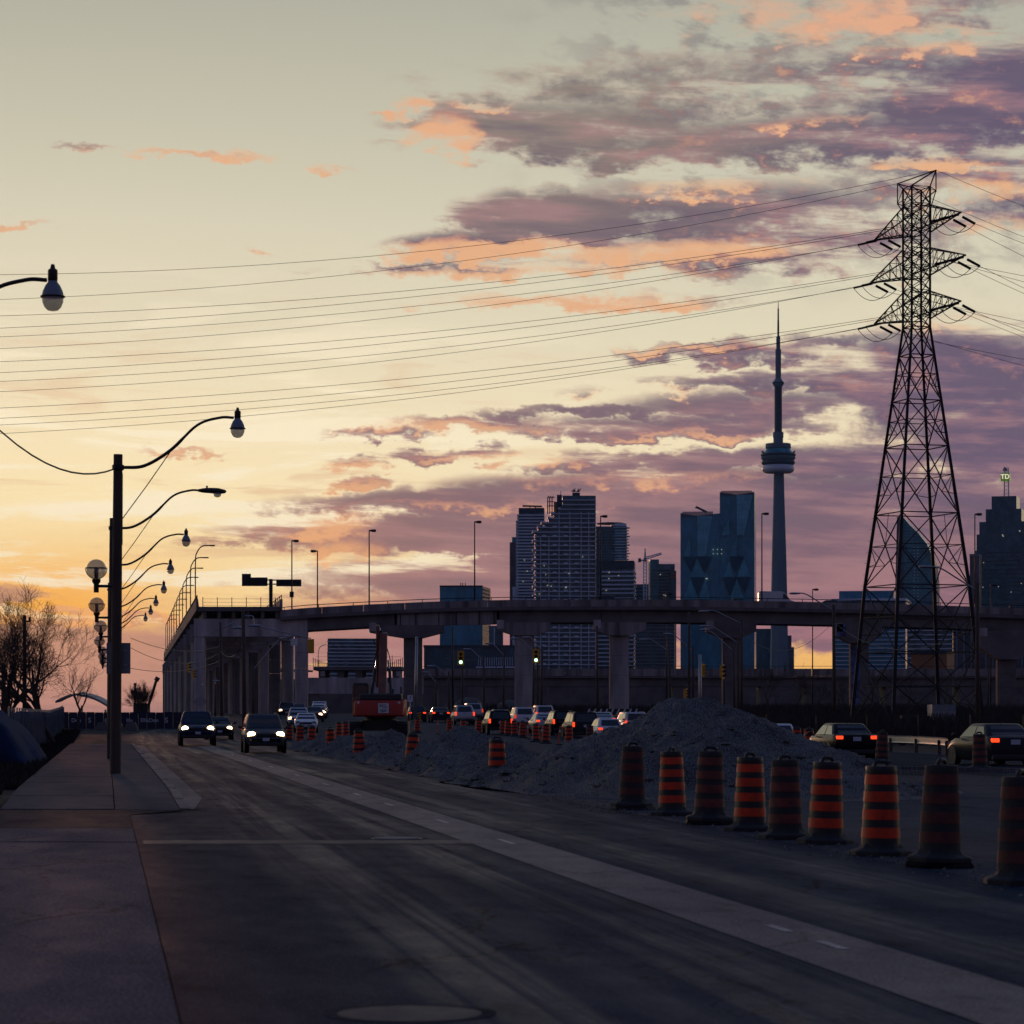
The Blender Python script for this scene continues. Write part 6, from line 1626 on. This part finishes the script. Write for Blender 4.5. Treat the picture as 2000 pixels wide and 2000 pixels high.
# dark verge of dead grass between fence and sidewalk
sheet('verge', [(40.6, line(-9)(40.6)-14, line(-9)(40.6)), (49, line(-9)(49)-14, line(-1.9)(49)), (150, line(-9)(150), line(-1.9)(150)), (222, line(-9)(222), line(-2.6)(222))], .05, M['dirt'], 8, cols=3)
def tuft_mass(name, label, n, spot, h, r, material, blades=5, seed=1, wid=.02, cat='grass'):
    rnd = random.Random(seed); m = MB()
    for _ in range(n):
        x, y = spot(rnd); z = gz(y)
        for _b in range(blades):
            a = rnd.uniform(0, 6.28); hh = h*rnd.uniform(.4, 1.2); dx_, dy_ = math.cos(a)*r*rnd.uniform(.2, 1), math.sin(a)*r*rnd.uniform(.2, 1); w_ = wid*rnd.uniform(.6, 1.4)
            o_ = len(m.v); m.v += [(x-w_, y, z), (x+w_, y, z), (x+dx_*.5+w_*.6, y+dy_*.5, z+hh*.65), (x+dx_*.5-w_*.6, y+dy_*.5, z+hh*.65), (x+dx_, y+dy_, z+hh)]
            m.f += [(o_, o_+1, o_+2, o_+3), (o_+3, o_+2, o_+4)]
    return tag(m.build(name, material), label, cat, kind='stuff')
M['dead_grass'] = mat('dead_grass', (.035, .028, .018), .95, var=.5, scale=.6)
tuft_mass('dead_grass', 'dark dead grass on the verge between fence and sidewalk', 2600, lambda r: (lambda y: (line(-1.95)(y) - r.random()**1.3*1.5 - (0 if y > 60 else r.random()*3), y))(50 + 160*r.random()**1.5), .28, .22, M['dead_grass'], 4, 3, .02)
tuft_mass('boulevard_grass', 'sparse worn grass on the boulevard strip beside the kerb', 900, lambda r: (lambda y: (line(.2 + 1.0*r.random())(y), y))(58 + 88*r.random()**1.3), .09, .08, M['dead_grass'], 3, 5, .012)

def bare_tree(name, label, base, H, seed, trunk_r, levels=6, spread=.55, forks=3, group=None, twig=None, stems=1, minr=.012):
    rnd = random.Random(seed); t = thing(name, label, 'tree', base, 0, group)
    tm, bm_ = MB(), MB()
    def grow(p, d, ln, r, lv, mb):
        n = 3; pts, q = [p], p
        dd = d.copy()
        for k in range(n):
            dd = (dd + Vector((rnd.gauss(0, .14), rnd.gauss(0, .14), rnd.gauss(.05, .08)))).normalized(); q = q + dd*ln/n; pts.append(q)
        r2 = max(minr*.6, r*.68)
        mb.tube(pts, [r + (r2-r)*k/n for k in range(n+1)], 8 if lv == 0 else (5 if r > .04 else 3), cap=False)
        if lv >= levels: return
        m_ = forks if lv > 0 else forks + 1
        for i in range(m_):
            k = rnd.choice((1, 2, 3, 3)) if lv > 0 else rnd.choice((2, 3, 3)); a = rnd.uniform(0, 6.28); s = spread*rnd.uniform(.6, 1.35)
            ax = dd.cross(Vector((math.cos(a), math.sin(a), .3))).normalized()
            nd = (dd*math.cos(s) + ax*math.sin(s)); nd.z += .08; nd.normalize()
            grow(pts[k], nd, ln*rnd.uniform(.62, .86), max(minr*.6, r2*rnd.uniform(.55, .85)), lv+1, bm_)
    for s in range(stems):
        grow(Vector((rnd.gauss(0, .3*(stems > 1)), rnd.gauss(0, .3*(stems > 1)), -.1)), Vector((rnd.gauss(0, .06 if stems == 1 else .35), rnd.gauss(0, .06 if stems == 1 else .3), 1)).normalized(), H, trunk_r, 0, tm)
    tm.build('trunk', M['bark'], t, True, False); bm_.build('crown', twig or M['twig'], t, False, False)
    return t
bare_tree('bare_tree', 'large bare tree in front of the setting sun behind the fence', (XP(92, 150), 150, 0), 2.95, 14, .22, 7, .60, 3, stems=2, minr=.010)
bare_tree('bare_tree', 'bare tree cut by the left edge, behind the fence', (XP(-8, 140), 140, 0), 2.1, 23, .16, 6, .56, 3, stems=2, minr=.012)
bare_tree('bare_tree', 'small bare tree left of the lamp row, behind the large one', (XP(150, 200), 200, gz(200)), 1.9, 31, .14, 5, .6, 3)
bare_tree('leafless_bush', 'leafless bush left of the broken elevated road', (XP(275, 290), 290, gz(290)), 1.25, 5, .05, 5, .42, 3, None, None, 9, .012)
for i, (px, D, H, sd) in enumerate(((1505, 260, 2.0, 41), (1560, 285, 1.9, 42), (1600, 270, 1.5, 43), (1700, 300, 2.0, 44), (1770, 290, 1.7, 45), (1655, 250, 1.4, 46), (1850, 280, 1.6, 47))):
    bare_tree('bare_tree', ['bare scrubby tree behind the white hatchback', 'bare scrubby tree under the sunset gap', 'small bare tree left of the stout wooden pole', 'bare tree between the lattice legs, left', 'bare tree between the lattice legs, right', 'small bare tree beside the graffiti pier', 'bare tree right of the lattice tower'][i], (XP(px, D), D, gz(D)), H, sd, .09, 5, .55, 3, 'bare trees in the dark scrub')
tuft_mass('undergrowth', 'dark tangled dead undergrowth beyond the right-hand lanes', 5200, lambda r: (lambda y: (y*(.082 + .115*r.random()), y))(150 + 170*r.random()), 1.5, .7, M['scrub'], 4, 9, .035, 'undergrowth')
tuft_mass('undergrowth', 'low dead brush under the lower elevated road', 1500, lambda r: (lambda y: (-8 + 75*r.random(), y))(420 + 120*r.random()), 1.6, .9, M['scrub'], 4, 10, .06, 'undergrowth')
# pole among the branches
t = thing('utility_pole', 'slim wooden pole seen through the branches of the large bare tree', 'utility pole', (XP(48, 175), 175, gz(175)))
m = MB(); m.tube([(0,0,0), (0,0,7.9)], [.15, .11], 8); m.build('pole', M['wood'], t, True, False)
m = MB(); m.tube([(-.1,0,7.5), (.35,0,7.5)], .05, 5); m.lathe([(.06, 7.55), (.09, 7.7), (.05, 7.8)], 8, (.32, 0, 0)); m.build('bracket', M['steel_dark'], t, False, False)
t = thing('utility_pole', 'wooden pole at the left edge behind the fence', 'utility pole', (XP(7, 150), 150, 0)); m = MB(); m.tube([(0,0,0), (0,0,4.4)], [.15, .12], 8); m.build('pole', M['wood'], t, True, False); m = MB(); m.box(-.14, .14, -.05, .05, 3.9, 4.1); m.build('pole_band', M['steel_dark'], t, False, False)

# navy hoarding with white lettering
D = 225.0; hd = thing('hoarding', 'long navy construction hoarding with white lettering beyond the side road', 'hoarding', (XP(245, D), D, gz(D)))
zt_ = ZP(1391.0, D)
for a in range(100, 372, 17):
    m = MB(); m.box(XP(a, D)+.02, XP(a+17, D)-.02, D, D+.06, gz(D)-.05, zt_ + random.uniform(-.02, .02)); m.build('hoarding_panel', M['navy'], hd)
M['pale_ink'] = mat('hoarding_white', (.62, .62, .66), .6, var=.1)
for (px, txt, s) in ((149, 'Don', .62), (253, 'Ellis', .50), (292, 'EllisDon', .62), (325, 'S', .8), (175, 'S', .8), (220, 'EllisDon', .55)):
    o = lettering(txt, s*.72, (0, 0, 0), (R(90), 0, 0), M['pale_ink'], hd, .004); o.location = P(px, 1409, D-.03) - hd.location + Vector((0, 0, .08))
# low concrete blocks in front of the hoarding, canopy roof and drill mast far behind
for a in (186, 214, 242):
    m = MB(); B_ = 218.0; x = XP(a, B_); m.prism([(x, gz(B_)), (x+1.05, gz(B_)), (x+.95, gz(B_)+.4), (x+.85, gz(B_)+.6), (x+.2, gz(B_)+.6), (x+.1, gz(B_)+.4)], B_, B_+.6); tag(m.build('concrete_block', M['concrete_dark']), {186: 'left', 214: 'middle', 242: 'right'}[a] + ' dark concrete barrier block of three before the navy hoarding', 'barrier', 'barrier blocks before the hoarding')
D = 620.0; t = thing('canopy_roof', 'white arched canopy roof far behind the lamp row', 'canopy', (XP(165, D), D, gz(D)))
m = MB(); rings = []
for k in range(15):
    u = k/14; px = 108 + 102*u; py = 1388 - 27*math.sin(math.pi*(.12+.80*u))**1.0 - (5 if u < .5 else 0)*(1-u)
    rings.append([(XP(px, D), D+yy, ZP(py, D)+zz) for yy, zz in ((0, 0), (8, .3), (8, .9), (0, .5))])
m.loft(rings); m.build('roof_shell', M['grey_metal'], t)
for px in (112, 160, 206): m = MB(); m.tube([P(px, 1400, D+4), P(px, 1378 if px == 160 else 1386, D+4)], .25, 6); m.build('post', M['galv'], t)
D = 430.0; t = thing('drill_rig', 'drill mast with a raised boom above the leafless bush', 'drill rig', (XP(285, D), D, gz(D)))
m = MB(); m.tube([P(264, 1400, D), P(264, 1336, D)], .16, 4); m.tube([P(261.5, 1336.5, D), P(266.5, 1336.5, D)], .2, 4); m.tube([P(257, 1352, D), P(268, 1352, D)], .3, 4); m.build('mast', M['machine_dark'], t)
m = MB(); m.tube([P(288, 1385, D), P(305, 1330, D)], .22, 4); m.tube([P(305, 1330, D), P(309, 1323, D)], .4, 5); m.build('boom', M['machine_dark'], t)
m = MB(); m.box(XP(262, D), XP(290, D), D-1, D+2, gz(D), gz(D)+1.6); m.build('body', M['machine_dark'], t)

# signs at the portal frame and beside the excavator
def sign_on_post(label, px, py, D, w_, h_, shape='rect', material='grey_metal', txt=None):
    c = P(px, py, D); t = thing('road_sign', label, 'road sign', (c.x, D, gz(D))); z = c.z - gz(D)
    m = MB(); m.tube([(0, .06, 0), (0, .06, z+h_*.4)], .04, 6); m.build('post', M['galv'], t, True, False)
    m = MB(); m.prism([(-w_/2, z-h_/2), (w_/2, z-h_/2), (w_/2, z+h_/2), (-w_/2, z+h_/2)] if shape == 'rect' else [(0, z-h_/2), (w_/2, z), (0, z+h_/2), (-w_/2, z)], -.02, .0); m.build('panel', M[material], t, False, False)
    if txt: lettering(txt, h_*.8, (0, -.024, z), (R(90), 0, 0), M['ink'], t, .002, 'symbol')
sign_on_post('blank diamond sign seen from behind at the portal frame', 391, 1371, 262, 1.25, 1.25, 'diamond', 'concrete')
sign_on_post('small white sign with a curved arrow right of the excavator', 801, 1364, 215, .42, .52, 'rect', 'white_paint', '?')
sign_on_post('pair of white plates high on the right leg of the portal frame', 574.5, 1254, 395, 1.0, 1.0, 'rect', 'white_paint')
D = 235.0; c = P(819, 1372, D); t = thing('hazard_board', 'yellow and black striped hazard board beside the grey metal pole', 'hazard board', (c.x, D, gz(D)))
m = MB(); m.box(-.17, .17, -.02, .02, .35, 1.25); m.build('board', M['black'], t, False, False)
for k in range(4):
    z = .40 + k*.21; m = MB(); m.prism([(-.165, z), (.165, z+.14), (.165, z+.235), (-.165, z+.095)], -.03, -.021); m.build('stripe', M['yellow'], t, False, False)
m = MB(); m.tube([(0, .04, 0), (0, .04, .5)], .03, 6); m.build('post', M['galv'], t, False, False)

# ================================================================== right side
D = 205.0; t = thing('cargo_container', 'pale blue-grey steel container in the scrub at right', 'container', (XP(1844, D), D, gz(D)))
for k in range(9):
    a = XP(1821, D) + .0 + k*.2; m = MB(); m.box(a, a+.12, D-.03, D, .1+gz(D), gz(D)+1.62); m.build('rib', M['galv'], t)
m = MB(); m.box(XP(1820.5, D), XP(1867, D), D+.002, D+2.4, gz(D)+.03, ZP(1376, D)); m.build('body', M['grey_metal'], t)
m = MB(); m.box(XP(1768, D), XP(1820, D), D+1, D+3, gz(D)+.03, ZP(1398, D)); tag(m.build('waste_skip', M['machine_dark'], None, False, bevel=.05), 'low dark waste skip beside the pale container', 'skip')
gr = thing('guard_rail', 'pale curving guard rail behind the black sedan', 'guard rail', (XP(1785, 122), 122, 0))
pts = [P(1700, 1446, 128), P(1740, 1449, 126), P(1790, 1454, 122), P(1835, 1462, 116), P(1850, 1468, 112)]
cv = curve_pts([Vector((p.x, p.y, .58)) for p in pts], 5)
m = MB(); m.loft([[(p.x, p.y, p.z+dz_) if k % 2 == 0 else (p.x+.03, p.y-.05, p.z+dz_) for k, dz_ in enumerate((-.16, -.08, 0, .08, .16))] for p in cv], closed=False); m.build('rail', M['galv'], gr, True)
for p in pts: m = MB(); m.box(p.x-.07, p.x+.07, p.y+.02, p.y+.14, -.05, .62); m.build('post', M['wood'], gr)
t = thing('chain_fence', 'thin wire fence along the scrub behind the right-hand lanes', 'fence', (24, 150, 0))
for k in range(16):
    x, y = 14 + k*2.6, 152 - k*1.2
    m = MB(); m.tube([(x, y, 0), (x, y, 1.7)], .03, 5); m.build('fence_post', M['steel_dark'], t)
for z in (.5, 1.1, 1.68): m = MB(); m.tube([(14, 152, z), (14+15*2.6, 152-15*1.2, z)], .010, 4); m.build('fence_wire', M['steel_dark'], t)
t = thing('barrier_board', 'striped barricade board beyond the queue at the second pier', 'barricade', (XP(1205, 262), 262, gz(262)))
m = MB(); m.box(-3.0, 2.2, -.04, .04, .7, 1.25); m.build('board', M['black'], t, False, False)
for k in range(9): m = MB(); a = -2.9 + k*.56; m.prism([(a, .71), (a+.16, .71), (a+.40, 1.24), (a+.24, 1.24)], -.055, -.042); m.build('stripe', M['white_paint'], t, False, False)
for a in (-2.4, 1.6): m = MB(); m.box(a-.05, a+.05, -.03, .03, 0, .7); m.build('leg', M['galv'], t, False, False)

# ================================================================== evening air
hz_ = MB(); hz_.box(-6100, 6100, -500, 9100, -2.0, 575)
hm = bpy.data.materials.new('evening_air'); hm.use_nodes = True
ht = hm.node_tree; ht.nodes.clear()
pv = ht.nodes.new('ShaderNodeVolumePrincipled'); pv.inputs['Color'].default_value = (.30, .55, .95, 1); pv.inputs['Density'].default_value = 2.0e-5; pv.inputs['Anisotropy'].default_value = 0.2
ho = ht.nodes.new('ShaderNodeOutputMaterial'); ht.links.new(pv.outputs[0], ho.inputs['Volume'])
tag(hz_.build('haze', hm), 'thin evening haze over the whole place', 'haze', kind='stuff')
